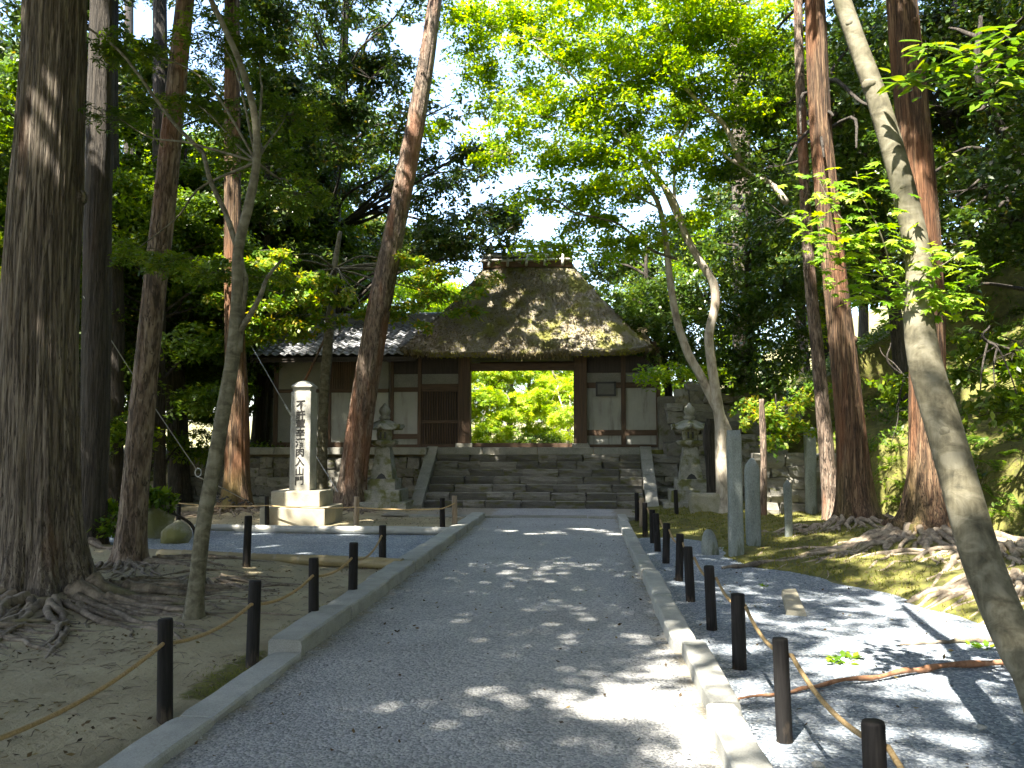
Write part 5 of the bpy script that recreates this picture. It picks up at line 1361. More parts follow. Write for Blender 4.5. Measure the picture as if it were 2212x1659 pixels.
make_crown(t6, lob6, 'L_oak', 120, 13, 40, .42, .12, .055, .2, .4, .5, True, False, 'darkbark', .012, keepf=gapn)
for k, l in enumerate(lob6[::3]):
    j = int(np.argmin(np.abs(p6[:, 2] - (l[2] - .8)))); limb(t6, p6[max(1, j)][:3], l[:3], .06, .02, 'darkbark', .08, 200 + k)
# --- low lit tree in front of the building
t6b = tree('young_tree', G(700, 1068), 'thin dark-stemmed tree with sunlit turning leaves before the tiled roof')
p6b = px_trunk([(695, 1072, 24), (697, 950, 22), (700, 850, 22), (708, 750, 22), (716, 650, 20), (722, 580, 14), (735, 500, 9)], 20.9)
make_trunk(t6b, p6b, 'smooth', 20, 50, .06, .3, .2, 22)
lst = [(500, 585, 19.3, .7, .14), (560, 575, 19.0, .7, .14), (625, 600, 19.2, .7, .14), (590, 660, 19.2, .7, .14), (660, 640, 19.4, .7, .14), (745, 640, 19.8, .6, .14), (520, 690, 19.2, .5, .12), (560, 730, 19.3, .4, .1), (480, 640, 19, .5, .12), (640, 700, 19.4, .5, .12), (690, 600, 19.5, .6, .14), (600, 545, 19.4, .6, .14), (700, 690, 20, .55, .12), (780, 670, 20.2, .55, .12), (840, 680, 20.4, .5, .12), (650, 715, 19.6, .5, .12), (570, 700, 19.3, .5, .12),
       (895, 600, 19.6, .6, .14), (955, 585, 19.8, .6, .14), (960, 635, 19.5, .6, .14), (1025, 625, 20.0, .55, .12), (1000, 670, 19.9, .5, .1), (880, 655, 19.8, .5, .12), (1060, 600, 20.2, .4, .1), (870, 560, 19.8, .5, .12), (905, 700, 20.2, .35, .1)]
lob = lobe_px(lst)
make_crown(t6b, lob, 'L_turn', 121, 26, 34, .28, .10, .05, .12, .25, .45, ROOF_LIT, False, 'smooth', .010)
for k, l in enumerate(lob): limb(t6b, p6b[4 + (k % 2)][:3] if k < 17 else p6b[5][:3], l[:3], .03, .010, 'smooth', .10, 240 + k)
V, Q = tube([A(640, 862, 20.7), A(700, 735, 20.85), A(716, 690, 20.9)], [.035, .03, .025], 8); part('limb', V, Q, M['pine'], t6b)

# --- thin leafless-looking saplings at the right
for (lst_, Yd, lb, mt, sd_) in (([(1648, 1118, 15), (1650, 1020, 13), (1648, 930, 13), (1645, 862, 11)], 17.6, 'thin broken brown trunk stub behind the standing stones', 'pine', 23),
                            ([(1540, 1090, 26), (1538, 1000, 26), (1532, 945, 26), (1535, 905, 18)], 19.6, 'dead dark-brown stump trunk between the lantern and the pale maple', 'darkbark', 24)):
    b = A(lst_[0][0], lst_[0][1], Yd); tt = tree('dead_tree', b, lb); pts = px_trunk(lst_, Yd); make_trunk(tt, pts, mt, 20, 30, .15, .25, .2, sd_)
# --- evergreens right of the gate
def bush_tree(name, base, label, lst, mat, seed, trunk_w=.12, group=None, rx=1.2, rz=.7, per=20, nleaf=40, sr=.42, L=.10, Wd=.05, bark='darkbark', prn=True, star=False, flat=.18, keepf=None, cat='tree', nlimb=1):
    t = tree(name, base, label, group, cat); lob = lobe_px(lst, rx, rz); zb_ = float(H(base[0], base[1]))
    cz = max(l[2] for l in lob); cxy = np.mean([[l[0], l[1]] for l in lob], 0)
    pts = np.array([[base[0], base[1], zb_ - .1, trunk_w], [base[0] * .8 + cxy[0] * .2, base[1] * .8 + cxy[1] * .2, zb_ + (cz - zb_) * .35, trunk_w * .8], [cxy[0], cxy[1], zb_ + (cz - zb_) * .75, trunk_w * .5], [cxy[0], cxy[1], cz, trunk_w * .2]])
    make_trunk(t, pts, bark, 16, 30, .08, .3, .3, seed)
    S = spline(pts, 20)
    for k, l in enumerate(lob[::nlimb]):
        j = int(np.argmin(np.linalg.norm(S[:, :3] - np.array(l[:3]) + [0, 0, .5], axis=1))); limb(t, S[j][:3], l[:3], trunk_w * .35, trunk_w * .1, bark, .1, seed * 7 + k)
    make_crown(t, lob, mat, seed, per, nleaf, sr, L, Wd, flat, .4, .5, prn, star, bark, .010, keepf=keepf)
    return t
bush_tree('evergreen_tree', (2.6, 25.2), 'dense dark glossy evergreen rising behind the thatched roof and dry stone wall', [(1295, 570, 25.2), (1330, 640, 24.6), (1385, 705, 24.0), (1420, 610, 24.4), (1455, 720, 23.8), (1360, 560, 25), (1440, 520, 24.8), (1400, 660, 23.9), (1480, 640, 24), (1440, 770, 23.4, .8, .5), (1395, 745, 23.5, .7, .4)], 'L_ever', 130, .14)
bush_tree('evergreen_tree', (4.7, 24.0), 'dense evergreen overhanging the dry stone wall between gate and hillside', [(1520, 640, 23.4), (1595, 560, 23.2), (1580, 690, 22.6), (1650, 640, 22.4), (1700, 740, 21.6), (1620, 780, 21.8), (1530, 770, 22.6), (1680, 500, 22.5), (1600, 450, 23.5), (1545, 520, 23.8), (1690, 620, 21.5), (1570, 830, 22.3, .8, .4), (1660, 830, 21.5, .8, .4), (1725, 420, 21, 1.0)], 'L_ever', 131, .15)
bush_tree('evergreen_tree', (7.2, 19.5), 'dark glossy-leaved tree on the hillside behind the twin cedar trunks', [(1650, 110, 19.5), (1690, 230, 19), (1680, 360, 18.5), (1840, 240, 17.2), (1880, 340, 16.8), (1850, 70, 18), (1730, 30, 19), (1830, 420, 17), (1700, 470, 18.5), (1890, 480, 17.5), (1860, 560, 17.2, .9), (1730, 300, 17.5, .9), (1640, 330, 19.5, .9), (1870, 160, 17.5), (1730, 290, 13.9, .55, .2), (1800, 250, 13.7, .5, .2), (1850, 320, 13.6, .55, .2), (1700, 350, 14, .55, .2), (1780, 340, 13.8, .35, .15), (1890, 230, 13.7, .5, .2)], 'L_ever', 132, .16)
bush_tree('evergreen_tree', (9.6, 17.0), 'leafy dark evergreen on the slope behind the big red cedar', [(2050, 60, 15.5), (2110, 240, 15), (2160, 350, 15), (2090, 410, 15.5), (2190, 480, 14.5), (2100, 540, 15.5), (2190, 120, 14.5), (2060, 330, 16), (2210, 260, 14.5), (2040, 480, 16.5), (2230, 20, 14), (2060, 620, 16, .8, .4), (2250, 380, 14)], 'L_ever', 133, .16)
for k, (u, v, Yd) in enumerate(((2000, 100, 22), (2060, 250, 23), (2150, 180, 22), (1900, 60, 24), (2200, 60, 22), (1780, 120, 26), (1960, 420, 22), (2120, 480, 21))):
    pass
bush_tree('evergreen_tree', (11.5, 24.0), 'tall shaded evergreen higher up the hillside', [(2000, 100, 22), (2070, 250, 23), (2150, 180, 22), (1900, 80, 24), (2220, 60, 22), (1780, 150, 26), (1960, 420, 23), (2140, 440, 21), (1900, 300, 24), (1780, 400, 25), (2040, 30, 22), (2220, 300, 21), (1840, 560, 23), (1960, 560, 22)], 'L_oak', 134, .2, rx=1.7, rz=1.0, L=.13, Wd=.065, nleaf=44, sr=.5)
# shrubs on the bank and by the wall
bush_tree('shrub', (4.1, 19.7), 'sunlit yellow-green shrub spilling over the low hillside wall', [(1640, 900, 18.9, .6, .3), (1690, 880, 18.7, .6, .3), (1740, 850, 18.8, .6, .35), (1660, 950, 18.7, .5, .25), (1720, 920, 18.5, .5, .3), (1610, 860, 19.2, .5, .3)], 'L_turn', 135, .04, per=30, sr=.25, L=.09, Wd=.045, cat='shrub')
bush_tree('shrub', (6.9, 15.8), 'glossy shrub on the bank between the two big cedars', [(1920, 820, 15.4, .45, .35), (1935, 890, 14.9, .4, .3), (1960, 840, 15.6, .4, .3), (1900, 750, 16, .5, .3), (1925, 960, 14.6, .3, .3)], 'L_mid', 136, .04, per=34, sr=.24, L=.10, Wd=.05, cat='shrub')
bush_tree('shrub', (8.6, 14.2), 'shaded leafy shrub on the steep bank beside the leaning smooth trunk', [(2090, 800, 13.5, .6, .35), (2150, 840, 12.8, .6, .35), (2110, 900, 12.6, .5, .3), (2190, 760, 13.5, .7, .4), (2200, 880, 12, .5, .3), (2120, 720, 14, .6, .4)], 'L_mid', 137, .05, per=26, sr=.26, L=.10, Wd=.045, cat='shrub')
bush_tree('shrub', (-6.6, 13.9), 'small bright shrub behind the tall leaning boulder', [(335, 1062, 13.6, .28, .15), (365, 1075, 13.7, .22, .13), (310, 1075, 13.5, .22, .13)], 'L_mid', 138, .03, per=120, sr=.16, L=.09, Wd=.045, cat='shrub', nleaf=26)
bush_tree('shrub', (-7.3, 12.6), 'low dark shrub between the great cedar and the leaning trunk', [(215, 1110, 12.8, .35, .2), (245, 1120, 12.6, .3, .2), (235, 1090, 13, .3, .2)], 'L_mid', 139, .03, per=80, sr=.2, L=.08, Wd=.04, cat='shrub', nleaf=26)

# --- garden beyond the gate
bush_tree('maple_tree', (-3.4, 33.5), 'bright sunlit maple filling the left of the gate opening', [(1040, 850, 31, 1.2, .35), (1080, 900, 31, 1.1, .3), (1060, 930, 30.5, 1.0, .25), (1110, 860, 32, 1.2, .35), (1030, 800, 32, 1.3, .35), (1100, 800, 33, 1.3, .35), (1000, 880, 32, 1.0, .35), (1050, 750, 33, 1.4, .4), (1090, 950, 30, .7, .2), (1030, 955, 30, .7, .15)], 'L_gate', 140, .09, per=24, nleaf=40, sr=.36, L=.10, Wd=.05, bark='smooth', prn=False, star=True, flat=.10)
bush_tree('maple_tree', (.6, 34.5), 'pale sunlit maple filling the right of the gate opening', [(1160, 880, 32, 1.1, .3), (1200, 850, 32, 1.2, .35), (1230, 900, 31, 1.0, .3), (1180, 820, 34, 1.3, .35), (1240, 830, 33, 1.2, .35), (1210, 940, 30, .7, .2), (1170, 780, 35, 1.4, .4), (1250, 780, 34, 1.3, .4), (1160, 930, 33, .9, .25)], 'L_gate', 141, .09, per=24, nleaf=40, sr=.36, L=.10, Wd=.05, bark='pale', prn=False, star=True, flat=.10)
bush_tree('shrub', (-1.0, 29.6), 'rounded dark green shrub low beyond the gate sill', [(1150, 945, 29.4, .6, .25), (1190, 950, 29.2, .5, .2), (1120, 955, 29.2, .45, .15)], 'L_mid', 142, .03, per=60, sr=.2, L=.07, Wd=.035, prn=False, cat='shrub', nleaf=28)

# --- forest behind, copies of three trees
def forest_proto(mat, seed, hgt=11.0, rad=3.2, low=2.0, L=.14):
    r = np.random.default_rng(seed); t = thing('forest_tree', (0, 0, 0), '', 'tree')
    pts = np.array([[0, 0, -.3, .2], [.1, .1, hgt * .3, .17], [-.1, .1, hgt * .65, .12], [0, 0, hgt, .05]]); make_trunk(t, pts, 'darkbark', 14, 24, .08, .4, .4, seed)
    lob = []
    for i in range(34):
        z = r.uniform(low, hgt); f_ = math.sin(math.pi * min(1, max(.12, (z - low + 1.2) / (hgt - low + 2.0)))) ** .6; a_ = r.uniform(0, 6.28); q = rad * f_ * math.sqrt(r.random())
        lob.append((q * math.cos(a_), q * math.sin(a_), z, r.uniform(.8, 1.3), r.uniform(.3, .55)))
    make_crown(t, lob, mat, seed, 13, 38, .5, L, L * .48, .18, .35, .45)
    for k, l in enumerate(lob[::2]): limb(t, (0, 0, max(low * .6, l[2] - 1.0)), l[:3], .05, .015, 'darkbark', .1, seed * 3 + k)
    return t
protos = [forest_proto('L_mid', 150), forest_proto('L_oak', 151, 13, 3.4, 2.5), forest_proto('L_maple', 152, 9, 3.0, 1.8, .12)]
LB = ['mid-green leafy tree in the wood behind the left-hand trunks', 'dark-leaved tree in the wood behind the left-hand trunks', 'light green maple in the wood behind the left-hand trunks',
      'mid-green leafy tree in the wood beyond the gate', 'dark-leaved tree in the wood beyond the gate', 'light green maple in the garden wood beyond the gate',
      'mid-green leafy tree high on the right-hand hillside', 'dark-leaved tree high on the right-hand hillside', 'light green maple high on the right-hand hillside']
GR = ['wood behind the left-hand trunks', 'wood beyond the gate', 'wood on the right-hand hillside']
spots = [(-10.5, 20.0, 0, .75, 0), (-12.5, 23.5, 1, 1.0, 0), (-15.5, 20.0, 0, .95, 0), (-10.5, 27.0, 0, 1.0, 0), (-14.5, 28.5, 2, 1.1, 0), (-19, 25, 1, 1.1, 0), (-17.5, 33, 0, 1.3, 0), (-23, 31, 1, 1.3, 0), (-12, 35, 1, 1.1, 0), (-13.5, 16.0, 2, .7, 0), (-9.8, 24.5, 1, .9, 0), (-26, 40, 0, 1.5, 0), (-18, 43, 2, 1.5, 0), (-19.5, 18, 0, 1.0, 0), (-12.0, 31, 0, 1.2, 0), (-13.0, 19.2, 1, .95, 0), (-16.2, 23, 0, 1.1, 0), (-11.4, 22.6, 0, .8, 0), (-14.2, 25.2, 0, 1.0, 0), (-11.8, 29.2, 1, 1.0, 0), (-10.2, 33.0, 1, 1.1, 0), (-13.2, 26.6, 0, .42, 0), (-15.2, 30, 1, .48, 0), (-12.2, 24.4, 0, .38, 0), (-17.5, 28, 0, .5, 0), (-14, 22.0, 1, .36, 0), (-10.4, 23.6, 0, .33, 0), (-18.5, 22.5, 0, .5, 0),
         (-8, 40, 2, 1.0, 1), (-4, 44, 0, .9, 1), (0.5, 43, 2, .9, 1), (4.5, 38, 0, 1.0, 1), (-12, 50, 0, 1.2, 1), (3, 52, 1, .9, 1), (-2.5, 38.5, 2, .62, 1), (-1.0, 56, 0, .8, 1), (1.6, 37.5, 0, .55, 1),
         (7.5, 29, 1, .95, 2), (9.5, 34, 0, 1.1, 2), (12.5, 28, 1, 1.0, 2), (14.5, 22, 0, .9, 2), (16, 30, 2, 1.1, 2), (20, 26, 1, 1.1, 2), (13, 40, 1, 1.2, 2), (19, 38, 0, 1.3, 2), (6.4, 33, 2, 1.0, 2), (13, 17.5, 1, .75, 2), (17, 18, 0, .9, 2)]
spots += [(-17, 8, 1, 1.0, 3), (-15.5, 2, 0, 1.1, 3), (-17, -6, 1, 1.1, 3), (-12.5, -14, 0, 1.1, 3), (-6, -18, 1, 1.1, 3), (0.5, -19, 0, 1.1, 3), (6.5, -17, 1, 1.2, 3), (12.5, -11, 0, 1.1, 3), (14.5, -3, 1, 1.0, 3), (14.5, 5, 0, 1.0, 3), (13.5, 11, 1, .9, 3), (-21, 13, 1, 1.1, 3), (-23, 1, 0, 1.3, 3), (19, -9, 1, 1.3, 3), (-12, -24, 1, 1.4, 3), (5, -26, 0, 1.4, 3)]
LB += ['mid-green leafy tree in the wood around the viewer', 'dark-leaved tree in the wood around the viewer', '']; GR.append('wood around the viewer')
seen = set()
for (x, y, k, s, gidx) in spots:
    if k in seen: o = copy_tree(protos[k])
    else: o = protos[k]; seen.add(k)
    o.location = (x, y, float(H(x, y))); o.scale = (s, s, s * random.uniform(.92, 1.08)); o.rotation_euler = (0, 0, random.uniform(0, 6.28))
    if s < .51 and gidx == 0: o['label'] = ('low bushy mid-green sapling under the wood behind the left-hand trunks', 'low bushy dark-leaved sapling under the wood behind the left-hand trunks')[k]; o['group'] = 'saplings under the left-hand wood'; continue
    o['label'] = LB[gidx * 3 + k]; o['group'] = GR[gidx] + ', kind %s' % ('mid-green', 'dark', 'maple')[k]

# --- high canopy of the standing cedars and of the trees round the viewer
OFF = [(-6.5, -3.5), (-1.8, -7.0), (4.6, -2.6), (-10.5, 4.5), (7.6, 3.2), (1.2, -12.5), (-9.0, -9.0), (7.5, -8.5)]
for k, (x, y) in enumerate(OFF):
    t = tree('cedar_tree', (x, y), ('tall cedar standing behind the viewer along the path', 'tall cedar beside the path at the edge of the gravel')[0], 'cedars behind the viewer')
    pts = np.array([[x, y, float(H(x, y)) - .1, .32], [x + .1, y, 5, .27], [x, y + .1, 11, .20], [x, y, 19, .05]])
    make_trunk(t, pts, 'cedar', 28, 40, .10, .35, .4, 70 + k); CANOPY_TREES.append((t, pts))
r = np.random.default_rng(77); nsp = 11000
cx_ = r.uniform(-15, 12, nsp); cyy = r.uniform(-17, 21.5, nsp)
xa, ya = r.uniform(-10, 4, 2600), r.uniform(6, 19, 2600); xb_, yb_ = r.uniform(-13, -5, 1600), r.uniform(-10, 4, 1600)
cx_ = np.concatenate([cx_, xa, xb_]); cyy = np.concatenate([cyy, ya, yb_]); nsp = len(cx_)
zlo = np.maximum(11.0, 1.6 + .60 * np.maximum(cyy, 0) + .5); cz_ = zlo + r.random(nsp) * 5.5
C = np.stack([cx_, cyy, cz_], 1)
# natural openness: clumps
op = fbm(C[:, 0] * .35, C[:, 1] * .35, C[:, 2] * .2, 88, 3); kk = op < .70
C = C[kk]; C = C[prune(C, .5) | (r.random(len(C)) < .5)]
TX = np.array([[np.interp(13, p[:, 2], p[:, 0]), np.interp(13, p[:, 2], p[:, 1])] for _, p in CANOPY_TREES])
SHADE = [A(738, 905, 23.1), A(1180, 1010, 21.5), A(1250, 1000, 21.8), A(1110, 1025, 21.2), A(1060, 1050, 20.8), A(1200, 1050, 20.8), A(1150, 985, 22.3), A(980, 1030, 21.3)]  # spots darkened by extra sprays added in the canopy along their sun line
ex = []
for P_ in SHADE:
    for k in range(16): zc__ = r.uniform(12, 16.5); ex.append(P_ + SUN_V * (zc__ - P_[2]) / SUN_V[2] + r.normal(0, .22, 3))
n_c = len(C); C = np.vstack([C, np.array(ex)]); EXM = np.arange(len(C)) >= n_c
own = np.argmin(np.linalg.norm(C[:, None, :2] - TX[None], axis=2), axis=1)
for i, (t, pts) in enumerate(CANOPY_TREES):
    Ci = C[own == i]; Ei = EXM[own == i]
    if len(Ci) < 3: continue
    rr = np.random.default_rng(300 + i); n = len(Ci); k = 37
    nn = np.array([0, 0, 1.0]) + rr.normal(0, .35, (n, 3)); nn /= np.linalg.norm(nn, axis=1)[:, None]
    off = rr.normal(0, 1, (n, k, 3)) * np.array([.34, .34, .13]); P = (Ci[:, None] + off).reshape(-1, 3)
    Nn = (np.repeat(nn, k, 0) + rr.normal(0, .5, (n * k, 3)))
    kp = prune(P, .55) | np.repeat(Ei, k)
    P, Nn = P[kp], Nn[kp]
    u_, v_, d_ = proj(P); inv = (d_ > .5) & (v_ > -15) & (u_ > 420) & (u_ < 1650); P, Nn = P[~inv], Nn[~inv]
    V = leaf_quads(rr, P, Nn, .275, .12); Q = np.arange(len(V)).reshape(-1, 4); at_ = np.repeat(np.clip(rr.normal(.5, .25, len(P)), 0, 1), 4)
    part('crown', V, Q, M['L_cedar'], t, False, at_)  # includes the sprays added only for shade
    for j in range(0, n, 8):
        c = Ci[j]; zb_ = c[2] - .25 * np.linalg.norm(c[:2] - TX[i]); zb_ = np.clip(zb_, 6, pts[-1][2] - .3)
        a_ = np.array([np.interp(zb_, pts[:, 2], pts[:, 0]), np.interp(zb_, pts[:, 2], pts[:, 1]), zb_])
        uq, vq, dq = proj(np.linspace(a_, c, 6))
        if ((dq > .5) & (vq > -10) & (uq > 420) & (uq < 1650)).any() or not prune(np.linspace(a_, c, 14), .1).all(): continue
        limb(t, a_, c, .05, .012, 'darkbark', .06, j + 1000 * i, k=5)

# ------------------------------------------------------------------ near leaves: maple sprig on the leaning tree and glossy branch at the top right
def maple_leaf_mesh():
    V = [(0, 0, 0)]; Fc = []
    angs = [-2.05, -1.2, -.58, 0, .58, 1.2, 2.05]; lens = [.40, .72, .92, 1.0, .92, .72, .40]
    for a_, l in zip(angs, lens):
        d_ = np.array([math.sin(a_), math.cos(a_), 0]); e_ = np.array([d_[1], -d_[0], 0]); b = len(V)
        V += [tuple(d_ * l * .45 + e_ * l * .185 + [0, 0, .01]), tuple(d_ * l + [0, 0, -.12 * l]), tuple(d_ * l * .45 - e_ * l * .185 + [0, 0, .01])]; Fc.append([0, b, b + 1, b + 2])
    return np.array(V), Fc
def near_leaf(parent, Vb, Fc, p, nrm, tip, size, mats, tone, name='leaf'):
    pass
def leaf_variants(fn, mat, n, curl=.0):
    out = []
    for i in range(n):
        V, Fc = fn(); out.append(mesh_np('leaf', V, Fc, M[mat], False, np.full(len(V), (i + .5) / n)))
    return out
LV = leaf_variants(maple_leaf_mesh, 'L_spring', 5)
def glossy_mesh():
    V = []; Fc = []
    for i, (y, w_) in enumerate(((0, .02), (.18, .13), (.42, .20), (.66, .16), (.86, .08), (1.0, .0))):
        z = -.10 * y * y
        V += [(-w_, y, z + .05 * (w_ > .05)), (0, y, z), (w_, y, z + .05 * (w_ > .05))]
    for j in range(5):
        for i in range(2): Fc.append([j * 3 + i, j * 3 + i + 1, (j + 1) * 3 + i + 1, (j + 1) * 3 + i])
    return np.array(V), Fc
LG = leaf_variants(glossy_mesh, 'L_glossy', 5)
def put_leaf(me, parent, p, nrm, tip, size):
    nrm = np.asarray(nrm, float); nrm /= np.linalg.norm(nrm); tip = np.asarray(tip, float); tip = tip - nrm * (tip @ nrm); tip /= np.linalg.norm(tip); sd_ = np.cross(tip, nrm)
    o = link('leaf', me, parent); Mx = Matrix(((sd_[0], tip[0], nrm[0]), (sd_[1], tip[1], nrm[1]), (sd_[2], tip[2], nrm[2])))
    o.rotation_euler = Mx.to_euler(); o.location = p - wloc(parent); o.scale = (size, size, size)
# twigs of the sprig
r = np.random.default_rng(90)
root_p = A(2000, 760, 5.25)
tw_pts = [[(2000, 720, 5.15), (1970, 660, 5.1), (1930, 600, 5.1), (1870, 530, 5.15), (1800, 450, 5.2), (1770, 390, 5.25)],
          [(1930, 600, 5.1), (1900, 500, 5.0), (1860, 420, 5.0), (1850, 370, 5.0)],
          [(1930, 600, 5.1), (1860, 590, 5.2), (1800, 560, 5.3), (1770, 470, 5.3)],
          [(1970, 660, 5.1), (1990, 600, 4.95), (2040, 570, 4.95), (2080, 540, 5.0)],
          [(1870, 530, 5.15), (1830, 520, 5.0), (1790, 490, 4.95)],
          [(1970, 660, 5.1), (1920, 650, 5.2), (1850, 620, 5.25)],
          [(2000, 720, 5.15), (2040, 660, 5.0), (2070, 620, 5.0)]]
br_ = None
for i, tp in enumerate(tw_pts):
    S = spline([A(*q) for q in tp], 14); V, Q = tube(S, np.linspace(.010 if i == 0 else .006, .002, 14), 5)
    tw_o = part('twig', V, Q, M['smooth'], t12)
    for j in range(96 if i == 0 else 62):
        t = r.uniform(.18, 1.0); c = S[int(t * 13)]
        p = c + r.normal(0, 1, 3) * np.array([.12, .12, .045]); nrm = np.array([r.normal(0, .35), r.normal(0, .3) - .45, 1.0]); tip = np.array([r.normal(-.3, .7), r.normal(0, .7), -.25])
        put_leaf(LV[int(r.integers(5))], tw_o, p, nrm, tip, r.uniform(.050, .080))
# glossy branch from a tree just outside the picture
tg = tree('evergreen_tree', (3.9, 3.9), 'evergreen leaning in with a bright glossy-leaved branch at the edge of the gravel')
e0 = A(2290, 70, 5.0)
pts = np.array([[3.9, 3.9, -.1, .09], [3.95, 4.1, 1.6, .08], [3.9, 4.5, 3.0, .065], [e0[0] + .1, e0[1], e0[2] - .05, .04], [e0[0] + .1, e0[1] + .2, e0[2] + 1.2, .02]])
make_trunk(tg, pts, 'smooth', 16, 40, .05, .3, .15, 93)
make_crown(tg, [(e0[0] + .3, e0[1] + .2, e0[2] + 1.1, .6, .3), (e0[0] + .6, e0[1], e0[2] + .5, .5, .25)], 'L_glossy', 94, 40, 30, .25, .11, .045, bark='smooth')
gb = [[(2300, 70, 5.0), (2212, 112, 5.0), (2130, 135, 4.95), (2060, 150, 4.95), (1990, 165, 5.0)], [(2130, 135, 4.95), (2080, 110, 4.9), (2030, 100, 4.9), (1985, 110, 4.9)], [(2212, 112, 5.0), (2170, 160, 4.9), (2130, 200, 4.9), (2110, 225, 4.9)], [(2060, 150, 4.95), (2010, 175, 4.95), (1960, 175, 5), (1930, 165, 5)], [(2212, 112, 5.0), (2190, 90, 4.95), (2170, 75, 4.95)], [(2280, 80, 5), (2230, 150, 4.9), (2200, 190, 4.85)], [(2130, 135, 4.95), (2100, 160, 4.9), (2075, 185, 4.9)]]
for i, tp in enumerate(gb):
    S = spline([A(*q) for q in tp], 12); V, Q = tube(S, np.linspace(.010 if i == 0 else .005, .002, 12), 5); tw_o = part('twig', V, Q, M['smooth'], tg)
    for j in range(42 if i == 0 else 30):
        t = r.uniform(.2, 1.0) ** .8; c = S[int(t * 11)]; p = c + r.normal(0, .035, 3)
        out = p - c; tip = out / (np.linalg.norm(out) + 1e-6) * .8 + np.array([-.4, 0, -.35]) + r.normal(0, .4, 3); nrm = np.array([r.normal(0, .4), r.normal(-.35, .3), 1.0])
        put_leaf(LG[int(r.integers(5))], tw_o, p, nrm, tip, r.uniform(.10, .16))

# ------------------------------------------------------------------ ferns on the bank
def fern_mesh(seed):
    r = np.random.default_rng(seed); V = []; Q = []; at_ = []
    for f_ in range(9):
        a_ = r.uniform(0, 6.28); L = r.uniform(.28, .45); el = r.uniform(.5, 1.1); d_ = np.array([math.cos(a_), math.sin(a_)])
        for k in range(12):
            t = (k + 1) / 12; rr_ = L * t; z = L * (el * t - .75 * t * t); c = np.array([d_[0] * rr_, d_[1] * rr_, z]); s = np.array([-d_[1], d_[0], 0]); w_ = .085 * math.sin(math.pi * min(1, t * .85 + .15)) ** .8
            for sg in (-1, 1):
                b = len(V); fw = np.array([d_[0], d_[1], el - 1.5 * t]) * .022
                V += [c, c + s * sg * w_ * .5 + fw * .9, c + s * sg * w_ + fw * .7 - [0, 0, .012], c + s * sg * w_ * .5 - fw * .15]; Q.append([b, b + 1, b + 2, b + 3]); at_ += [r.random()] * 4
    return mesh_np('fern', np.array(V), np.array(Q), M['fern'], False, at_)
FM = [fern_mesh(k) for k in range(4)]
r = np.random.default_rng(95)
FPOS = [(2060, 1010), (2085, 1060), (2100, 1100), (2120, 1040), (2150, 1080), (2170, 1120), (2190, 1050), (2140, 1130), (2205, 1100), (2080, 960), (2130, 960), (2180, 980), (1925, 1010), (1940, 1050), (1930, 980), (2110, 990), (2160, 1020), (1665, 960), (1690, 965), (1720, 955), (1640, 975), (1945, 1090)]
for i, (u, v) in enumerate(FPOS):
    # walk the ray until it meets the ground
    d_ = ray(u, v); t = 4.0
    while t < 30:
        p = np.array([0, 0, EYE]) + d_ * t
        if p[2] < float(H(p[0], p[1])): break
        t += .05
    o = link('fern', FM[i % 4], None, (p[0], p[1], float(H(p[0], p[1])) - .03)); s = r.uniform(.8, 1.35); o.scale = (s, s, s); o.rotation_euler = (0, -.35 if u > 1900 else 0, r.uniform(0, 6))
    if u > 1900: tag(o, 'green fern growing on the mossy bank behind the big red cedar', 'fern', 'ferns on the bank')
    else: tag(o, 'light green fern growing above the low hillside wall', 'fern', 'ferns above the hillside wall')

def undergrowth(name, n, xr, yr, ok, mat, seed, label):
    r = np.random.default_rng(seed); x = r.uniform(*xr, n); y = r.uniform(*yr, n); k = ok(x, y); x, y = x[k], y[k]; m = 14; n = len(x)
    P = np.repeat(np.stack([x, y, H(x, y) + .02], 1), m, 0) + r.normal(0, 1, (n * m, 3)) * np.array([.10, .10, .07]) + [0, 0, .06]
    Nn = np.array([-.5, -.2, .8]) + r.normal(0, .5, (n * m, 3)); V = leaf_quads(r, P, Nn, .12, .05); Q = np.arange(len(V)).reshape(-1, 4)
    tag(part(name, V, Q, M[mat], None, False, np.clip(np.repeat(np.repeat(r.normal(.4, .2, n), m) + r.normal(0, .15, n * m), 4), 0, 1)), label, 'undergrowth', None, 'stuff')
undergrowth('undergrowth', 5200, (5, 16), (6, 30), lambda x, y: (x - bank_x(y) > .25) & (fbm(x * .8, y * .8, 0, 55) > .43 + .10 * sst(2, 4, x - bank_x(y))), 'L_mid', 56, 'low leafy undergrowth covering the hillside')
undergrowth('undergrowth', 1500, (-16, -7.5), (15, 24), lambda x, y: (y > 16.2 + (x > -11) * 6.4) & (fbm(x * .8, y * .8, 0, 57) > .48), 'L_mid', 58, 'low leafy undergrowth in the shade of the wood')

# ------------------------------------------------------------------ small things on the gravel
p = G(1722, 1318)
bm_c = MB(); K = 10; V = []
a_ = G(1735, 1330); b_ = G(1703, 1283); dd = (b_ - a_)[:2]
quad = [G(1697, 1326), G(1744, 1330), G(1722, 1280), G(1687, 1282)]
V = [(q[0], q[1], -.03) for q in quad] + [(q[0] + .012 * (1 if i in (0, 3) else -1), q[1], .035 + .012 * (i > 1)) for i, q in enumerate(quad)]
bm_c.add(V, [[3, 2, 1, 0], [4, 5, 6, 7], [0, 1, 5, 4], [1, 2, 6, 5], [2, 3, 7, 6], [3, 0, 4, 7]])
o = bm_c.build('stepping_stone', M['monument_base'], None, bevel=.012); tag(o, 'flat wedge-shaped tan stone lying alone on the gravel bed', 'stone')
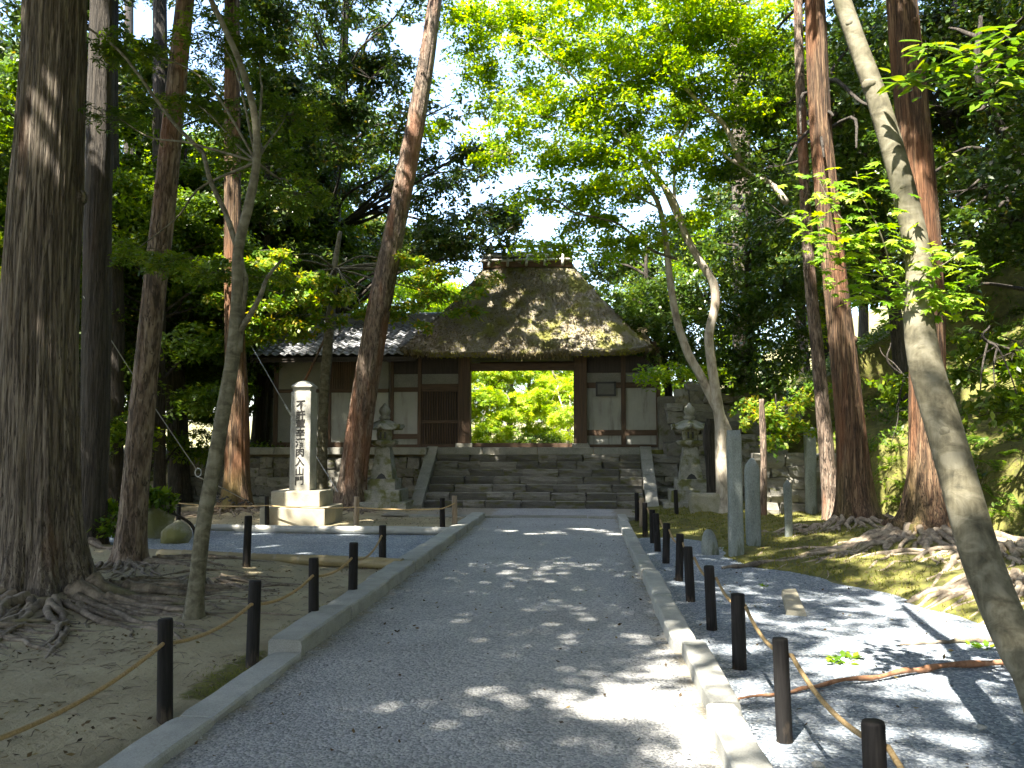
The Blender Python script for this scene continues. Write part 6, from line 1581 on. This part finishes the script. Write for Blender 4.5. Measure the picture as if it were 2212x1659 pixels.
# long surface roots running across the gravel
def long_root(pts_, rad0, rad1, label, mat):
    S = spline([(*G(u, v)[:2], -.004 + h_) for u, v, h_ in pts_], 40); S[:, 2] += .006 * np.sin(np.arange(40) * .9)
    V, Q = tube(S, np.linspace(rad0, rad1, 40) * (1 + .2 * np.sin(np.arange(40) * 1.3)), 8); o = part('surface_root', V, Q, mat); tag(o, label, 'root')
M['root_red'] = bark_mat('red_root_bark', (.10, .045, .02), (.27, .125, .06), (.38, .22, .13), (.34, .14, .06), stretch=(6, 6, 6), scale=1.5, bd=.008)
long_root([(2230, 1440, .02), (2120, 1438, .025), (2020, 1447, .022), (1960, 1455, .022), (1890, 1468, .022), (1800, 1478, .02), (1740, 1490, .012), (1680, 1500, .006), (1590, 1506, -.006)], .026, .008, 'reddish surface root snaking across the gravel towards the kerb', M['root_red'])
long_root([(2150, 1385, .01), (2080, 1387, .014), (2010, 1390, .008), (1940, 1392, -.004)], .022, .008, 'pale surface root lying on the gravel under the leaning tree', M['root'])
long_root([(1960, 1235, .12), (1850, 1205, .06), (1760, 1212, .05), (1640, 1222, .03), (1560, 1226, .0)], .06, .02, 'long mossy root along the edge of the gravel behind the posts', M['root'])
# weeds on the gravel
def weed_mesh(seed):
    r = np.random.default_rng(seed); V = []; Q = []; at_ = []
    for k in range(16):
        a_ = r.uniform(0, 6.28); L = r.uniform(.05, .10); el = r.uniform(.15, .8); d_ = np.array([math.cos(a_), math.sin(a_), el]); s = np.array([-d_[1], d_[0], 0]) * L * .24; c0 = np.array([*r.normal(0, .03, 2), 0.0]); b = len(V)
        V += [c0, c0 + d_ * L * .5 + s, c0 + d_ * L * np.array([1, 1, .7]), c0 + d_ * L * .5 - s]; Q.append([b, b + 1, b + 2, b + 3]); at_ += [r.random()] * 4
    return mesh_np('weed', np.array(V), np.array(Q), M['L_glossy'], False, at_)
for i, (u, v, lb) in enumerate(((1812, 1428, 'small glossy weed on the gravel beside the reddish root'), (1838, 1418, 'small glossy weed on the gravel just behind another near the reddish root'), (2126, 1396, 'small glossy weed beside the pale root at the foot of the leaning tree'), (1650, 1264, 'tiny weed on the gravel behind the flat tan stone'), (1570, 1185, 'tiny glossy weed at the foot of the tallest standing stone'))):
    q = G(u, v); o = link('weed', weed_mesh(i), None, (q[0], q[1], -.015)); o.scale = (1.1,) * 3 if i < 3 else (.7,) * 3; tag(o, lb, 'weed')
# pale pebbles
for i, (u, v, s, lb) in enumerate(((2122, 1573, .03, 'pale pebble lying alone on the gravel near the frame of the leaning tree'), (1767, 1656, .035, 'white chip of stone by the nearest black post'), (1875, 1186, .02, ''), (2068, 1490, .018, ''), (1700, 1395, .02, ''))):
    if not lb: continue
    boulder('pebble', (*G(u, v)[:2], 0.005), s, s * .8, s * .55, 20 + i, M['monument'], lb, 'pebble')
# leaf litter and scattered stones
def scatter_leaves(name, n, xr, yr, ok, mat, seed, L=(.02, .05), zoff=.012):
    r = np.random.default_rng(seed); x = r.uniform(*xr, n); y = r.uniform(*yr, n); k = ok(x, y); x, y = x[k], y[k]; n = len(x)
    P = np.stack([x, y, np.maximum(H(x, y), -.02 if xr[0] < -2 else -.2) + zoff], 1); Nn = np.array([0, 0, 1.0]) + r.normal(0, .35, (n, 3))
    V = leaf_quads(r, P, Nn, .045, .022, .05); Q = np.arange(len(V)).reshape(-1, 4)
    return tag(part(name, V, Q, M[mat], None, False, np.repeat(r.random(n), 4)), kind='stuff')
M['litter'] = leaf_mat('leaf_litter', [(.03, .022, .013), (.08, .055, .03), (.16, .11, .05), (.20, .16, .06)], .1, .8, .2)
o = scatter_leaves('leaf_litter', 9000, (-9, -2.5), (3, 22), lambda x, y: (vnoise(x * 1.5, y * 1.5, 0, 61) > .36) & ~((y > 10.6 - (x + 2.37) * .36) & (y < 14.6 - (x + 2.3) * .18)), 'litter', 62); tag(o, 'brown leaf litter scattered over the dirt among the roots', 'leaf litter')
o = scatter_leaves('leaf_litter', 5200, (1.0, 9), (6, 22), lambda x, y: (x > moss_x(y) + .25), 'litter', 63); tag(o, 'brown leaf litter scattered over the moss below the hillside', 'leaf litter')
def tufts(name, n, xr, yr, ok, mat, seed, label, hs=1.0):
    r = np.random.default_rng(seed); x = r.uniform(*xr, n); y = r.uniform(*yr, n); k = ok(x, y); x, y = x[k], y[k]; n = len(x)
    P = np.stack([x, y, H(x, y) - .004], 1); d_ = np.array([0, 0, 1.0]) + r.normal(0, .5, (n, 3)); d_[:, 2] = np.abs(d_[:, 2]) + .3; L = r.uniform(.012, .035, n)[:, None] * hs; sd_ = r.normal(0, 1, (n, 3)); sd_[:, 2] = 0; sd_ *= .008 * hs / np.linalg.norm(sd_, axis=1)[:, None]
    V = np.stack([P - sd_, P + sd_, P + d_ * L], 1).reshape(-1, 3); Q = np.arange(len(V)).reshape(-1, 3)
    tag(part(name, V, Q, M[mat], None, False, np.repeat(np.clip(fbm(x * 2, y * 2, 0, 5) + r.normal(0, .15, n), 0, 1), 3)), label, 'moss', None, 'stuff')
M['moss_tuft'] = leaf_mat('moss_tuft', [(.05, .065, .012), (.11, .125, .02), (.19, .19, .035), (.28, .24, .07)], .2, .8, .1)
tufts('moss', 38000, (1.0, 6.8), (6.2, 19.5), lambda x, y: (x > moss_x(y) + .05) & (x < bank_x(y) + .8) & (vnoise(x * 2.4, y * 2.4, 0, 44) > .30), 'moss_tuft', 64, 'short fuzzy moss on the rooty mound beside the gravel')
tufts('moss', 9000, (-2.75, -2.36), (2.5, 12), lambda x, y: (vnoise(x * 0, y * .9, 0, 2) > .56) & (x > -2.46 - .26 * vnoise(x * 3, y * 3, 0, 9)), 'moss_tuft', 65, 'patches of moss against the grey kerb on the dirt side', .42)
def twigs_on(name, n, xr, yr, ok, seed, label):
    r = np.random.default_rng(seed); x = r.uniform(*xr, n); y = r.uniform(*yr, n); k = ok(x, y); x, y = x[k], y[k]; n = len(x)
    a_ = r.uniform(0, 6.28, n); L = r.uniform(.03, .16, n); dx = np.stack([np.cos(a_), np.sin(a_)], 1) * L[:, None] / 2
    A_ = np.stack([x - dx[:, 0], y - dx[:, 1]], 1); B_ = np.stack([x + dx[:, 0], y + dx[:, 1]], 1)
    A3 = np.column_stack([A_, H(A_[:, 0], A_[:, 1]) + .004]); B3 = np.column_stack([B_, H(B_[:, 0], B_[:, 1]) + .006]); V, Q = twig_mesh(A3, B3, .003, .0015)
    tag(part(name, V, Q, M['root'], None, False), label, 'twigs', None, 'stuff')
twigs_on('twig_litter', 2600, (-8, -2.45), (3, 10.6), lambda x, y: vnoise(x * 1.2, y * 1.2, 0, 71) > .35, 81, 'fallen twigs strewn over the dirt among the roots')
o = scatter_leaves('fallen_leaf_litter', 260, (-2.1, .66), (3.6, 17), lambda x, y: x > -9, 'litter', 66, zoff=.034); tag(o, 'few fallen leaves strewn over the grey path', 'leaf litter')
o = scatter_leaves('fallen_leaf_litter', 240, (.95, 4.5), (3.2, 12), lambda x, y: x < moss_x(y), 'litter', 67, zoff=.075); tag(o, 'few fallen leaves strewn over the blue-grey gravel bed', 'leaf litter')
# loose gravel stones lying proud
def pebbles(name, n, xr, yr, ok, mat, seed, z=0.0, s=(.004, .010), label=''):
    r = np.random.default_rng(seed); x = r.uniform(*xr, n); t = r.random(n); y = yr[0] + (yr[1] - yr[0]) * t ** 1.6; k = ok(x, y); x, y = x[k], y[k]; n = len(x)
    oct_ = np.array([[1, 0, 0], [0, 1, 0], [-1, 0, 0], [0, -1, 0], [0, 0, 1]], float); S = r.uniform(*s, n); an = r.uniform(0, 6.28, n)
    V = oct_[None] * S[:, None, None] * np.stack([r.uniform(.8, 1.4, n), r.uniform(.7, 1.1, n), r.uniform(.5, .8, n)], 1)[:, None]
    c, s_ = np.cos(an)[:, None], np.sin(an)[:, None]; V = np.stack([V[..., 0] * c - V[..., 1] * s_, V[..., 0] * s_ + V[..., 1] * c, V[..., 2]], -1) + np.stack([x, y, np.full(n, z)], 1)[:, None]
    base = (np.arange(n) * 5)[:, None, None]; Q = (base + np.array([[0, 1, 4], [1, 2, 4], [2, 3, 4], [3, 0, 4]])[None]).reshape(-1, 3)
    o = part(name, V.reshape(-1, 3), Q, M[mat], None, False, np.repeat(r.random(n), 5)); return tag(o, label, 'gravel', None, 'stuff')
def gs_mat(name, cols):
    m, nt, b = nodes(name); at = N(nt, 'ShaderNodeAttribute', attribute_name='v'); k = len(cols); nt.links.new(ramp(nt, at.outputs['Fac'], [(i / (k - 1), c) for i, c in enumerate(cols)]), b.inputs['Base Color']); b.inputs['Roughness'].default_value = .75; return m
M['gs1'] = gs_mat('path_gravel_stone', [(.10, .105, .11), (.24, .245, .25), (.36, .36, .35), (.55, .54, .52)])
M['gs2'] = gs_mat('bed_gravel_stone', [(.10, .12, .15), (.22, .26, .31), (.34, .38, .42), (.60, .62, .62)])
pebbles('gravel', 24000, (-2.15, .68), (3.6, 14), lambda x, y: x > -99, 'gs1', 71, -.006, label='loose grey gravel of the path')
pebbles('gravel', 26000, (.86, 4.6), (3.0, 12), lambda x, y: x < moss_x(y), 'gs2', 72, -.012, label='loose blue-grey gravel of the bed')

# ------------------------------------------------------------------ guy wires
def wire(pts_, label, r_=.008, mat='wire'):
    S = spline(pts_, 24); V, Q = tube(S, r_, 6); return part('wire', V, Q, M[mat])
gw = thing('guy_wire', A(548, 755, 20.2), 'steel guy wire with white sleeve running down behind the inscribed pillar', 'wire')
a_, b_ = A(540, 742, 20.6), A(738, 1076, 19.55)
V, Q = tube(spline([a_, (a_ + b_) / 2 - [0, 0, .05], b_], 20), .011, 6); part('cable', V, Q, M['wire'], gw)
c0, c1 = a_ + (b_ - a_) * .40, a_ + (b_ - a_) * .56; V, Q = tube([c0 - [0, .01, .05], c1 - [0, .01, .05]], .022, 8); part('sleeve', V, Q, M['white'], gw)
gw = thing('guy_wire', A(350, 920, 13.5), 'steel guy wire with a loop clamp between the leaning trunk and the red-barked trunk', 'wire')
a_, b_ = A(180, 640, 12.4), A(425, 1015, 15.2); V, Q = tube(spline([a_, (a_ + b_) / 2 - [0, 0, .04], b_], 20), .008, 6); part('cable', V, Q, M['wire'], gw)
ang = np.linspace(0, 2 * np.pi, 16); lp = b_ + np.stack([.06 * np.cos(ang) + .03, 0 * ang, .08 * np.sin(ang) - .05], 1); V, Q = tube(lp, .01, 6); part('loop', V, Q, M['wire'], gw)
c_ = A(472, 1050, 16.5); d_ = A(545, 1088, 18.3); V, Q = tube(spline([b_ - [0, 0, .12], c_, d_], 16), .012, 6); part('cable', V, Q, M['wire'], gw)
ring_c = np.array([*t3.location]); ang = np.linspace(0, 2 * np.pi, 40, endpoint=True)
ch = thing('chain', (ring_c[0], ring_c[1], .42), 'dark chain wrapped round the foot of the red-barked trunk', 'chain')
for k in range(18):
    a_ = math.pi + math.pi * k / 17; c = np.array([ring_c[0] + .37 * math.cos(a_), ring_c[1] + .37 * math.sin(a_), .50 - .012 * k + .06 * math.sin(k)])
    mb = MB(); mb.tube([c + [-.035, 0, 0], c + [0, 0, .022 * (-1) ** k], c + [.035, 0, 0]], .018, 6); mb.build('link', M['black'], ch, True)
